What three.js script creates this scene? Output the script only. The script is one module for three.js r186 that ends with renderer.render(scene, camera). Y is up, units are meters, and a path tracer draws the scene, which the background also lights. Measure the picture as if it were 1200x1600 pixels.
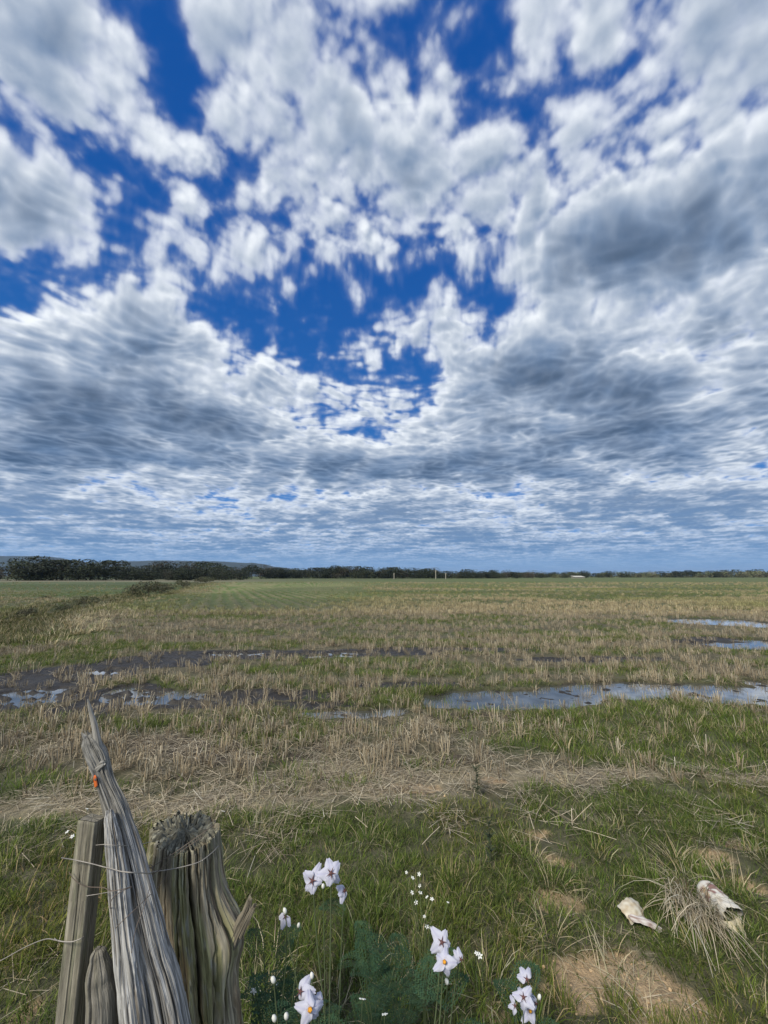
import * as THREE from 'three';
import { mergeGeometries, toCreasedNormals } from 'three/addons/utils/BufferGeometryUtils.js';

// ---------------------------------------------------------------- camera, renderer, sun, exposure
const scene = new THREE.Scene();
const camera = new THREE.PerspectiveCamera(104, 768 / 1024, 0.05, 20000);
camera.position.set(0, 1.7, 0);
camera.rotation.set(THREE.MathUtils.degToRad(9.1), 0, 0);
const renderer = new THREE.WebGLRenderer({ antialias: true });
renderer.setSize(768, 1024);
renderer.toneMapping = THREE.LinearToneMapping;
renderer.toneMappingExposure = 1.0;
renderer.shadowMap.enabled = true;

const SUN_DIR = new THREE.Vector3(-0.50, 0.85, 0.75).normalize();      // high, behind the left shoulder, veiled by cloud
const sun = new THREE.DirectionalLight(new THREE.Color(1.0, 0.94, 0.82), 3.7);
sun.position.copy(SUN_DIR).multiplyScalar(60);
sun.castShadow = true;
sun.shadow.radius = 24;
sun.shadow.mapSize.set(4096, 4096);
Object.assign(sun.shadow.camera, { left: -25, right: 25, top: 25, bottom: -25, near: 1, far: 150 });
scene.add(sun, sun.target);

// ---------------------------------------------------------------- seeded random numbers and noise
function rng(seed) {
  let a = seed >>> 0;
  return () => { a = (a + 0x6D2B79F5) | 0; let t = Math.imul(a ^ (a >>> 15), 1 | a); t = (t + Math.imul(t ^ (t >>> 7), 61 | t)) ^ t; return ((t ^ (t >>> 14)) >>> 0) / 4294967296; };
}
const lerp = (a, b, t) => a + (b - a) * t;
const clamp = (x, a = 0, b = 1) => Math.min(b, Math.max(a, x));
const smooth = (a, b, x) => { const t = clamp((x - a) / (b - a)); return t * t * (3 - 2 * t); };
// 3D gradient noise, range about -1..1
const PERM = new Uint8Array(512), GRAD = new Float32Array(256 * 3);
{
  const r = rng(77), p = [...Array(256).keys()];
  for (let i = 255; i > 0; i--) { const j = Math.floor(r() * (i + 1)); [p[i], p[j]] = [p[j], p[i]]; }
  for (let i = 0; i < 512; i++) PERM[i] = p[i & 255];
  for (let i = 0; i < 256; i++) { const z = r() * 2 - 1, a = r() * 6.28318, s = Math.sqrt(1 - z * z); GRAD[i * 3] = s * Math.cos(a); GRAD[i * 3 + 1] = s * Math.sin(a); GRAD[i * 3 + 2] = z; }
}
function noise3(x, y, z) {
  const X = Math.floor(x), Y = Math.floor(y), Z = Math.floor(z); x -= X; y -= Y; z -= Z;
  const u = x * x * x * (x * (x * 6 - 15) + 10), v = y * y * y * (y * (y * 6 - 15) + 10), w = z * z * z * (z * (z * 6 - 15) + 10);
  let s = 0;
  for (let k = 0; k < 8; k++) {
    const i = k & 1, j = (k >> 1) & 1, l = k >> 2;
    const g = PERM[PERM[PERM[(X + i) & 255] + ((Y + j) & 255)] + ((Z + l) & 255)] * 3;
    s += (i ? u : 1 - u) * (j ? v : 1 - v) * (l ? w : 1 - w) * (GRAD[g] * (x - i) + GRAD[g + 1] * (y - j) + GRAD[g + 2] * (z - l));
  }
  return s * 1.5;
}
function fbm(x, y, z = 0, oct = 4, gain = 0.5) { let s = 0, a = 1, t = 0; for (let i = 0; i < oct; i++) { s += a * noise3(x, y, z + i * 17.3); t += a; a *= gain; x *= 2.03; y *= 2.03; z *= 2.03; } return s / t; }
// a seamless 2D noise tile (n x n values about -1..1), with its mip levels
function tile(n, base, oct, seed, gain = 0.55, billow = false) {
  const r = rng(seed), out = new Float32Array(n * n);
  let amp = 1, tot = 0;
  for (let o = 0; o < oct; o++) {
    const f = base << o, gx = new Float32Array(f * f), gy = new Float32Array(f * f);
    if (f > n / 2) break;
    for (let i = 0; i < f * f; i++) { const a = r() * 6.28318; gx[i] = Math.cos(a); gy[i] = Math.sin(a); }
    for (let y = 0; y < n; y++) for (let x = 0; x < n; x++) {
      const fx = x / n * f, fy = y / n * f, X = Math.floor(fx), Y = Math.floor(fy), dx = fx - X, dy = fy - Y;
      const X1 = (X + 1) % f, Y1 = (Y + 1) % f, u = dx * dx * dx * (dx * (dx * 6 - 15) + 10), v = dy * dy * dy * (dy * (dy * 6 - 15) + 10);
      const a = gx[Y * f + X] * dx + gy[Y * f + X] * dy, b = gx[Y * f + X1] * (dx - 1) + gy[Y * f + X1] * dy;
      const c = gx[Y1 * f + X] * dx + gy[Y1 * f + X] * (dy - 1), d = gx[Y1 * f + X1] * (dx - 1) + gy[Y1 * f + X1] * (dy - 1);
      let val = lerp(lerp(a, b, u), lerp(c, d, u), v) * 1.6;
      if (billow) val = Math.abs(val) * 2.2 - 0.7;
      out[y * n + x] += amp * val;
    }
    tot += amp; amp *= gain;
  }
  for (let i = 0; i < n * n; i++) out[i] /= tot * 0.62;
  const mips = [{ n, d: out }];
  while (mips.at(-1).n > 8) {
    const { n: m, d } = mips.at(-1), h = m / 2, e = new Float32Array(h * h);
    for (let y = 0; y < h; y++) for (let x = 0; x < h; x++) e[y * h + x] = (d[2 * y * m + 2 * x] + d[2 * y * m + 2 * x + 1] + d[(2 * y + 1) * m + 2 * x] + d[(2 * y + 1) * m + 2 * x + 1]) / 4;
    mips.push({ n: h, d: e });
  }
  return mips;
}
// value of a tile at (u, v) periods, on mip level l; levelOf: the level for a footprint of w periods
const levelOf = (t, w) => Math.min(t.length - 1, Math.max(0, Math.round(Math.log2(Math.max(1e-9, w * t[0].n)))));
function tap(t, l, u, v) {
  const q = t[l], n = q.n, d = q.d, m = n - 1;
  u = u * n + 65536 * n; v = v * n + 65536 * n;
  const x = Math.floor(u), y = Math.floor(v), fx = u - x, fy = v - y, x0 = x & m, x1 = (x + 1) & m, y0 = (y & m) * n, y1 = ((y + 1) & m) * n;
  const a = d[y0 + x0], c = d[y1 + x0], e = a + (d[y0 + x1] - a) * fx;
  return e + (c + (d[y1 + x1] - c) * fx - e) * fy;
}

// a seamless block of billowy 3D noise (n^3 values about -1..1) with mip levels
function volume(n, base, oct, seed, gain) {
  const r = rng(seed), out = new Float32Array(n * n * n); let amp = 1, tot = 0;
  for (let o = 0; o < oct; o++) {
    const f = base << o, gr = new Float32Array(f * f * f * 3), st = n / f;
    for (let i = 0; i < f * f * f; i++) { const z = r() * 2 - 1, a = r() * 6.28318, q = Math.sqrt(1 - z * z); gr[i * 3] = q * Math.cos(a); gr[i * 3 + 1] = q * Math.sin(a); gr[i * 3 + 2] = z; }
    const w1 = new Float32Array(st); for (let i = 0; i < st; i++) { const t = i / st; w1[i] = t * t * t * (t * (t * 6 - 15) + 10); }
    for (let z = 0; z < n; z++) { const Z = Math.floor(z / st), dz = z / st - Z, w = w1[z % st], Z1 = (Z + 1) % f;
      for (let y = 0; y < n; y++) { const Y = Math.floor(y / st), dy = y / st - Y, v = w1[y % st], Y1 = (Y + 1) % f;
        for (let x = 0; x < n; x++) {
          const X = Math.floor(x / st), dx = x / st - X, u = w1[x % st], X1 = (X + 1) % f;
          const g = (i, j, k, a, b, c) => { const q = ((k * f + j) * f + i) * 3; return gr[q] * a + gr[q + 1] * b + gr[q + 2] * c; };
          const a = lerp(g(X, Y, Z, dx, dy, dz), g(X1, Y, Z, dx - 1, dy, dz), u), b = lerp(g(X, Y1, Z, dx, dy - 1, dz), g(X1, Y1, Z, dx - 1, dy - 1, dz), u), c = lerp(g(X, Y, Z1, dx, dy, dz - 1), g(X1, Y, Z1, dx - 1, dy, dz - 1), u), d = lerp(g(X, Y1, Z1, dx, dy - 1, dz - 1), g(X1, Y1, Z1, dx - 1, dy - 1, dz - 1), u);
          out[(z * n + y) * n + x] += amp * (Math.abs(lerp(lerp(a, b, v), lerp(c, d, v), w)) * 3.6 - 0.72);
        } } }
    tot += amp; amp *= gain;
  }
  for (let i = 0; i < out.length; i++) out[i] /= tot * 0.75;
  const mips = [{ n, d: out }];
  while (mips.at(-1).n > 16) { const { n: m, d } = mips.at(-1), h = m / 2, e = new Float32Array(h * h * h); for (let z = 0; z < h; z++) for (let y = 0; y < h; y++) for (let x = 0; x < h; x++) { let q = 0; for (let k = 0; k < 8; k++) q += d[((2 * z + (k >> 2)) * m + 2 * y + ((k >> 1) & 1)) * m + 2 * x + (k & 1)]; e[(z * h + y) * h + x] = q / 8; } mips.push({ n: h, d: e }); }
  return mips;
}
function tap3(t, l, u, v, w) {
  const q = t[l], n = q.n, d = q.d, m = n - 1; u = (u + 4096) * n; v = (v + 4096) * n; w = (w + 4096) * n;
  const x = Math.floor(u), y = Math.floor(v), z = Math.floor(w), fx = u - x, fy = v - y, fz = w - z, x0 = x & m, x1 = (x + 1) & m, y0 = (y & m) * n, y1 = ((y + 1) & m) * n, z0 = (z & m) * n * n, z1 = ((z + 1) & m) * n * n;
  let a = d[z0 + y0 + x0], b = d[z0 + y1 + x0], c = d[z1 + y0 + x0], e = d[z1 + y1 + x0];
  a += (d[z0 + y0 + x1] - a) * fx; b += (d[z0 + y1 + x1] - b) * fx; c += (d[z1 + y0 + x1] - c) * fx; e += (d[z1 + y1 + x1] - e) * fx;
  a += (b - a) * fy; c += (e - c) * fy; return a + (c - a) * fz;
}

// ---------------------------------------------------------------- sky: clear blue air under one broken layer of altocumulus
// (u, v) are places on the cloud layer in units of its height: u to the right (+x), v ahead (-z)
const GAPS = [[-0.41,0.60,0.03,0.06],[-0.44,0.69,0.04,0.07],[-0.69,0.85,0.05,0.05],[-0.61,0.94,0.13,0.06],[-0.43,0.88,0.08,0.06],[-0.31,0.99,0.06,0.06],[-0.40,1.44,0.15,0.16],[-0.20,1.40,0.09,0.17],[-0.13,1.98,0.17,0.25],[0.16,1.81,0.11,0.13],[0.00,0.57,0.05,0.03],[0.18,0.63,0.05,0.03],[0.10,0.56,0.05,0.02],[0.04,0.78,0.03,0.03],[0.17,0.76,0.04,0.03],[0.63,0.71,0.08,0.03],[-1.14,1.15,0.12,0.04],[-1.07,1.23,0.07,0.04],[-0.67,1.47,0.08,0.06],[-0.62,1.62,0.13,0.11],[0.11,1.23,0.11,0.12],[-0.07,0.98,0.07,0.06],[0.39,1.38,0.11,0.06],[1.15,1.20,0.06,0.06],[1.90,2.13,0.14,0.10],[2.12,2.89,0.07,0.15],[1.43,1.72,0.15,0.07],[-0.84,0.76,0.06,0.02],[-0.75,0.81,0.06,0.03],[-0.23,2.75,0.06,0.08],[0.25,3.04,0.15,0.10],[-0.34,1.78,0.12,0.18]];
const BANKS = [[-1.79,1.98,0.54,0.37],[-2.17,2.89,0.96,0.44],[-0.91,0.91,0.20,0.11],[1.21,2.40,0.57,0.48],[0.70,1.84,0.38,0.25],[0.81,1.12,0.30,0.16],[-0.30,0.60,0.07,0.05],[0.62,0.62,0.16,0.09],[-0.63,0.60,0.11,0.05],[0.28,3.40,1.12,0.50],[0.68,0.73,0.08,0.03],[-1.36,2.30,0.58,0.29]];
function makeSky(W, H) {
  const A = tile(512, 4, 3, 11, 0.5), P = tile(512, 10, 2, 37, 0.5, true), M = tile(256, 4, 4, 5), Wp = tile(256, 4, 2, 6);
  const px = 2 * Math.PI / W * 0.8, data = new Float32Array(W * H * 4), r = rng(9);
  const su = SUN_DIR.x / SUN_DIR.y, sv = -SUN_DIR.z / SUN_DIR.y;
  // the coverage that the macro pattern gives, on a grid for speed
  const GN = 512, GR = 4.5, macroGrid = new Float32Array(GN * GN);
  for (let j = 0; j < GN; j++) for (let i = 0; i < GN; i++) {
    const u = (i / (GN - 1) * 2 - 1) * GR, v = (j / (GN - 1) * 2 - 1) * GR; let m = 0;
    for (const [a, b, c, d] of GAPS) { const e = ((u - a) / c) ** 2 + ((v - b) / d) ** 2; if (e < 12) m -= 0.29 * Math.exp(-e * 0.5); }
    m = Math.max(m, -0.40);
    for (const [a, b, c, d] of BANKS) { const e = ((u - a) / c) ** 2 + ((v - b) / d) ** 2; if (e < 12) m += 0.40 * Math.exp(-e * 0.6); }
    macroGrid[j * GN + i] = m;
  }
  const macro = (u, v) => {
    const x = (u / GR + 1) / 2 * (GN - 1), y = (v / GR + 1) / 2 * (GN - 1);
    if (x < 0 || y < 0 || x >= GN - 1 || y >= GN - 1) return 0;
    const i = Math.floor(x), j = Math.floor(y), fx = x - i, fy = y - j, k = j * GN + i;
    return lerp(lerp(macroGrid[k], macroGrid[k + 1], fx), lerp(macroGrid[k + GN], macroGrid[k + GN + 1], fx), fy);
  };
  // thickness of the layer (negative: a gap) at (u, v); the mip levels follow the width that one sky pixel covers there
  const Vn = volume(128, 8, 4, 71, 0.6);
  let low = 0, lM = 0, lm = 0, lA = 0, lP = 0, lU = 0, lV = 0, lW = 0;
  const setWidth = (w) => { lM = levelOf(Wp, w * 0.6); lm = levelOf(M, w * 0.1); lA = levelOf(A, w * 0.5); lP = levelOf(P, w * 0.7); lU = levelOf(Vn, w * 0.5); lV = levelOf(Vn, w * 1.1); lW = levelOf(Vn, w * 3.1); };
  const thick = (u, v) => {
    const wu = u + 0.05 * tap(Wp, lM, u * 0.6, v * 0.6), wv = v + 0.06 * tap(Wp, lM, v * 0.55 + 0.37, u * 0.55 + 0.21), ru = wu * 0.94 - wv * 0.34 + 3.17, rv = wu * 0.34 + wv * 0.94 + 1.73, qu = wu * 0.88 + wv * 0.47 + 5.39, qv = wv * 0.88 - wu * 0.47 + 2.21;
    return 0.30 + 0.13 * smooth(2.2, 5, Math.hypot(u, v)) + 0.36 * tap(M, lm, wu * 0.11 + 0.13, wv * 0.14 + 0.4) + 0.28 * tap(A, lA, ru * 0.50, rv * 0.56 + 0.2) + 0.16 * tap(P, lP, qu * 0.62 + 0.1, qv * 0.70 + 0.6) + macro(u, v);
  };
  // small billows with height: puffs of a few sizes
  const billow = (u, v, h) => (0.26 + 0.26 * low) * tap3(Vn, lU, u * 0.40 + v * 0.21 + 0.6, v * 0.40 - u * 0.21 + 0.9, h * 0.45 + 0.6) + (0.33 - 0.17 * low) * tap3(Vn, lV, u * 0.94 - v * 0.34 + 0.2, u * 0.34 + v * 0.94 + 0.7, h) + (0.17 - 0.15 * low) * tap3(Vn, lW, u * 2.3 + v * 1.7 + 0.4, v * 2.3 - u * 1.7 + 0.1, h * 2.9 + 0.3);
  const skyRow = new Float32Array(3);
  function skyAt(el, az, grain) {
    const cs = Math.cos(el), sn = Math.sin(el), t = Math.pow(1 - sn, 2.4), t2 = Math.pow(1 - sn, 14);
    // clear air: deep blue overhead, paler and brighter low down
    const a0 = lerp(lerp(0.006, 0.05, t), 0.29, t2), a1 = lerp(lerp(0.080, 0.27, t), 0.49, t2), a2 = lerp(lerp(0.345, 0.72, t), 0.77, t2);
    const den = sn + 0.012, U = cs * Math.cos(az) / den, V = -cs * Math.sin(az) / den, R = Math.hypot(U, V);
    setWidth(Math.max(px * grain * 1.1 * Math.max(1, R), px * grain * R * R * 0.09));
    low = smooth(1.4, 4, R);
    const gs = R < 1.1 ? 1 : (1.1 + (R - 1.1) * 0.45) / R;                      // larger billows in the farther, older part of the layer
    const HT = 0.11 + 0.08 * low, n = Math.round(clamp(14 + R * 2.2, 15, 28)), path = Math.min(Math.sqrt(1 + R * R), 3.0) / n, far = smooth(1.5, 9, R);
    const c0 = thick(U, V), c1 = thick(U * (1 + HT / 2), V * (1 + HT / 2)), c2 = R > 0.7 ? thick(U * (1 + HT), V * (1 + HT)) : 2 * c1 - c0;
    let T = 1, cr = 0, cg = 0, cb = 0;
    const j0 = r();
    for (let i = 0; i < n && T > 0.02; i++) {
      const hh = (i + j0) / n, h = 1 + hh * HT, u = U * h, v = V * h, big = hh < 0.5 ? lerp(c0, c1, hh * 2) : lerp(c1, c2, hh * 2 - 1);
      if (big < -0.75) continue;
      const f = billow(u * gs, v * gs, hh * HT), c = big + f, d = c + 0.09 - Math.abs(hh - 0.36) * 1.0;
      if (d <= -0.35) continue;
      const veil = smooth(-0.35, 0.35, d), body = Math.max(0, d), a = 1 - Math.exp(-(veil * veil * 0.95 + Math.pow(Math.min(body, 0.8), 1.1) * 11) * path);
      const lean = f - billow(u * gs + su * 0.014, v * gs + sv * 0.014, hh * HT + 0.016);  // a side turned to the sun shows more light
      const above = Math.max(0, big + 0.5 * f - 0.05 - hh * 0.5);
      const L = clamp(Math.exp(-above * (3.3 + 1.2 * far)) * (0.95 + (2.5 - 0.9 * low) * clamp(lean, -0.3, 0.4)), 0, 1.15);
      const dark = Math.exp(-Math.max(0, big - 0.55) * 1.2), k = T * a;
      cr += k * lerp(lerp(0.125, 0.05, far) * dark, 0.90, L); cg += k * lerp(lerp(0.22, 0.155, far) * dark, 0.95, L); cb += k * lerp(lerp(0.385, 0.335, far) * dark, 1.0, L);
      T *= 1 - a;
    }
    const hz = 0.9 * (1 - Math.exp(-Math.pow(R / 16, 1.8)));                  // the air between
    skyRow[0] = lerp(cr + T * a0, lerp(0.2, a0, 0.6), hz); skyRow[1] = lerp(cg + T * a1, lerp(0.37, a1, 0.6), hz); skyRow[2] = lerp(cb + T * a2, lerp(0.60, a2, 0.6), hz);
  }
  // the half of the sky ahead in full, the half behind on a grid half as fine
  for (let y = 0; y < H; y++) {
    const el = (y + 0.5) / H * Math.PI - Math.PI / 2;
    for (let x = 0; x < W; x++) {
      const o = (y * W + x) * 4, az = (x + 0.5) / W * 2 * Math.PI - Math.PI; data[o + 3] = 1;
      if (el <= 0) { data[o] = 0.13; data[o + 1] = 0.135; data[o + 2] = 0.11; continue; }
      const ahead = -Math.sin(az) > 0.5 && el < 1.2;
      if (!ahead && ((x & 3) || (y & 3))) continue;
      skyAt(ahead ? el : el + 1.5 / H * Math.PI, ahead ? az : az + 3 * Math.PI / W, ahead ? 1 : 4);
      for (let b = 0; b < (ahead ? 1 : 4); b++) for (let c = 0; c < (ahead ? 1 : 4); c++) {
        const q = o + (b * W + c) * 4; if (b && y + b >= H) break;
        data[q] = skyRow[0]; data[q + 1] = skyRow[1]; data[q + 2] = skyRow[2];
      }
    }
  }
  const tex = new THREE.DataTexture(data, W, H, THREE.RGBAFormat, THREE.FloatType);
  tex.mapping = THREE.EquirectangularReflectionMapping; tex.magFilter = THREE.LinearFilter; tex.needsUpdate = true;
  return tex;
}
const skyTexture = makeSky(4096, 2688);
scene.background = skyTexture;
scene.environment = skyTexture;
scene.fog = new THREE.FogExp2(new THREE.Color().setRGB(0.45, 0.66, 1.0), 0.00007);

// ---------------------------------------------------------------- helpers
const lin = (r, g, b) => new THREE.Color().setRGB(r, g, b);
const usedNames = new Map();
function numbered(name) { const n = usedNames.get(name) ?? 0; usedNames.set(name, n + 1); return n ? `${name}_${String(n).padStart(3, '0')}` : name; }
function tag(o, label, category, group, kind) { o.userData = { ...o.userData, label, category }; if (group) o.userData.group = group; if (kind) o.userData.kind = kind; return o; }
function shade(o) { o.traverse((m) => { if (m.isMesh) { m.castShadow = true; m.receiveShadow = true; } }); return o; }
function thing(name, label, category, pos = [0, 0, 0], turn = 0, group) {
  const o = new THREE.Group(); o.name = numbered(name); o.position.set(...pos); o.rotation.y = turn; scene.add(o); tag(o, label, category, group); return o;
}
function part(name, geometry, material, parent, label) { const m = new THREE.Mesh(geometry, material); m.name = name; m.castShadow = m.receiveShadow = true; parent.add(m); if (label) m.userData.label = label; return m; }
function structure(name, geometry, material, label) { const m = new THREE.Mesh(geometry, material); m.name = numbered(name); m.castShadow = m.receiveShadow = true; m.userData = { kind: 'structure', label }; scene.add(m); return m; }
// collects triangles with colours, then builds one geometry
class Strips {
  constructor() { this.p = []; this.c = []; this.n = []; this.i = []; }
  vert(x, y, z, c) { this.p.push(x, y, z); this.c.push(c[0], c[1], c[2]); return this.p.length / 3 - 1; }
  quad(a, b, c, d) { this.i.push(a, b, c, a, c, d); }
  geometry(normals = true) {
    const g = new THREE.BufferGeometry();
    g.setAttribute('position', new THREE.Float32BufferAttribute(this.p, 3)); g.setAttribute('color', new THREE.Float32BufferAttribute(this.c, 3));
    g.setIndex(this.i); if (normals) g.computeVertexNormals(); return g;
  }
}
function greyTexture(n, f, { srgb = true, repeat = 1 } = {}) {
  const d = new Uint8Array(n * n * 4);
  for (let y = 0; y < n; y++) for (let x = 0; x < n; x++) { const v = f(x / n, y / n, x, y), o = (y * n + x) * 4; const a = Array.isArray(v) ? v : [v, v, v]; for (let k = 0; k < 3; k++) d[o + k] = clamp(a[k]) * 255; d[o + 3] = 255; }
  const t = new THREE.DataTexture(d, n, n); t.wrapS = t.wrapT = THREE.RepeatWrapping; t.magFilter = THREE.LinearFilter; if (srgb) t.colorSpace = THREE.SRGBColorSpace; t.repeat.set(repeat, repeat); t.needsUpdate = true; return t;
}

// ---------------------------------------------------------------- the lie of the land: patches as [x, z, half width, half depth] in metres
const PATCH = {
water : [[-0.49,-5.4,0.61,0.14],[0.08,-5.52,0.25,0.13],[1.8,-6.01,1.08,0.42],[1.22,-5.79,0.61,0.22],[3.48,-6.43,0.97,0.42],[4.11,-6.63,0.6,0.3],[5.19,-6.49,0.54,0.35],[4.99,-6.02,0.54,0.24],[6.03,-6.71,0.2,0.38],[5.17,-5.87,0.22,0.23],[-4.97,-6.13,0.41,0.41],[-5.41,-6.1,0.27,0.37],[-3.33,-6.15,0.65,0.32],[-3.97,-6.41,0.21,0.28],[-2.69,-5.96,0.4,0.18],[-5.04,-7.7,0.35,0.2],[-3.35,-9.29,0.64,0.22],[-2.26,-9.22,0.56,0.15],[-1.39,-9.07,0.63,0.21],[-0.87,-9.44,0.36,0.15],[12.63,-15.72,1.46,1.09],[13.28,-15.09,1.05,1.0],[8.94,-10.4,0.64,0.56],[9.97,-10.99,0.51,0.53],[7.95,-10.76,0.5,0.15],[2.87,-6.34,0.48,0.27]] ,
mud : [[-5.49,-7.22,1.18,0.96],[-5.08,-6.08,0.73,0.61],[-3.82,-6.22,0.56,0.58],[-4.72,-8.39,1.28,0.54],[-2.8,-9.17,2.38,0.51],[-0.29,-9.38,1.44,0.46],[1.5,-9.77,2.25,0.33],[-2.65,-5.88,1.06,0.29],[-1.03,-5.73,0.69,0.16],[-3.86,-5.48,0.49,0.3],[9.03,-10.76,1.31,1.0],[5.07,-6.37,0.86,0.47],[3.64,-6.34,0.57,0.27],[0.41,-6.69,1.22,0.15],[-1.58,-6.18,0.93,0.26],[4.37,-8.67,1.59,0.26]] ,
brown : [[-1.91,-4.32,0.57,0.21],[-1.27,-4.1,0.66,0.13],[-0.66,-4.47,0.33,0.19],[-0.59,-4.92,0.29,0.24],[-2.38,-4.47,0.33,0.19],[1.25,-5.23,0.7,0.14],[0.59,-4.03,0.24,0.1]] ,
green : [[-2.97,-3.63,0.32,0.17],[-2.71,-4.92,0.37,0.2],[-2.62,-5.02,0.67,0.12],[0.36,-5.93,0.54,0.21],[1.15,-6.33,1.15,0.17],[2.53,-6.69,0.91,0.11],[3.0,-5.05,1.12,0.42],[3.73,-4.91,0.86,0.68],[3.08,-4.2,0.86,0.35],[1.62,-4.4,0.65,0.22],[2.51,-4.25,0.38,0.2],[2.02,-4.03,0.24,0.1],[0.34,-3.91,0.23,0.1],[-0.82,-3.97,0.29,0.1],[-7.14,-8.12,0.74,0.67],[-6.63,-8.71,1.06,0.65],[-5.85,-10.04,1.54,0.52],[-9.31,-11.43,1.38,1.68],[-0.51,-8.37,1.15,0.36],[-1.78,-7.8,0.71,0.26],[0.44,-7.31,1.0,0.18],[3.45,-7.55,1.38,0.19],[-4.21,-12.42,1.53,0.54],[0.0,-10.87,2.01,0.31],[4.21,-12.42,1.34,0.54],[9.2,-14.89,1.15,0.98],[0.0,-15.46,3.59,0.63],[4.25,-17.13,1.59,1.04],[14.8,-32.46,2.96,5.53],[24.19,-37.39,6.91,4.97],[43.28,-56.33,8.66,8.46],[-8.99,-49.1,6.23,15.69],[-8.2,-28.22,6.04,4.2],[-55.5,-87.64,12.72,35.2],[-7.16,-17.13,2.65,1.04],[5.18,-27.75,4.32,2.07],[-14.8,-33.24,3.95,7.56],[5.69,-11.19,1.03,0.33],[-42.24,-267.8,70.4,109.39],[7.1,-13.22,0.61,1.22],[6.92,-44.34,13.83,3.54],[-2.14,-7.8,0.95,0.26]] ,
litter : [[-2.55,-3.26,0.38,0.11],[-1.67,-3.3,0.57,0.12],[-0.98,-3.39,0.69,0.14],[-0.21,-3.64,0.79,0.23],[0.2,-3.44,0.4,0.11],[0.71,-3.74,0.66,0.15],[1.42,-3.74,0.6,0.15],[2.11,-3.79,0.33,0.1],[-0.57,-3.91,0.34,0.17],[3.01,-3.73,0.22,0.07],[-2.51,-3.39,0.3,0.09]] ,
sand : [[0.21,-3.56,0.26,0.08],[0.91,-3.66,0.09,0.06],[0.91,-2.41,0.15,0.08],[0.96,-2.01,0.26,0.12],[0.79,-1.95,0.13,0.08],[1.1,-1.93,0.16,0.1],[1.97,-2.72,0.15,0.08],[1.97,-2.54,0.09,0.06],[0.97,-2.93,0.11,0.04],[1.03,-2.7,0.11,0.04],[1.05,-2.12,0.09,0.03],[1.12,-1.85,0.2,0.06],[-1.68,-2.09,0.04,0.06],[-1.42,-1.88,0.05,0.05],[0.44,-1.86,0.05,0.03],[2.04,-2.5,0.07,0.04],[0.72,-2.45,0.05,0.03],[2.27,-2.84,0.12,0.04],[0.37,-2.59,0.04,0.02]] ,
};
function inPatches(list, x, z, soft = 1.0) {
  let best = 0;
  for (const [a, b, c, d] of list) { const ex = (x - a) / c, ez = (z - b) / d, e = ex * ex + ez * ez; if (e < 2.6) { const v = 1 - (e - 0.6) / (1.0 * soft); if (v > best) best = v; } }
  return clamp(best);
}
const DITCH = [[-6, -2], [-12.5, -13], [-14.8, -17], [-18.4, -24.5], [-22.7, -39.3], [-31, -61], [-49, -110], [-74, -165]];
function ditchSide(x, z) {          // signed distance across the ditch: below 0 on its far (left) side
  let best = 1e9, side = 1;
  for (let i = 0; i < DITCH.length - 1; i++) {
    const [ax, az] = DITCH[i], [bx, bz] = DITCH[i + 1], dx = bx - ax, dz = bz - az, L = dx * dx + dz * dz, t = clamp(((x - ax) * dx + (z - az) * dz) / L), qx = ax + dx * t - x, qz = az + dz * t - z, q = Math.hypot(qx, qz);
    if (q < best) { best = q; side = Math.sign((x - ax) * dz - (z - az) * dx); }
  }
  return -best * side;
}
const verge = (x, d) => 1 - smooth(-0.12, 0.12, d - (3.32 + 0.10 * x + 0.10 * noise3(x * 1.7, d * 1.7, 3)));
const zone = { water: 0, mud: 0, brown: 0, green: 0, litter: 0, sand: 0, verge: 0, stubble: 0, ditch: 0, left: 0, rows: 0 };
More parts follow.
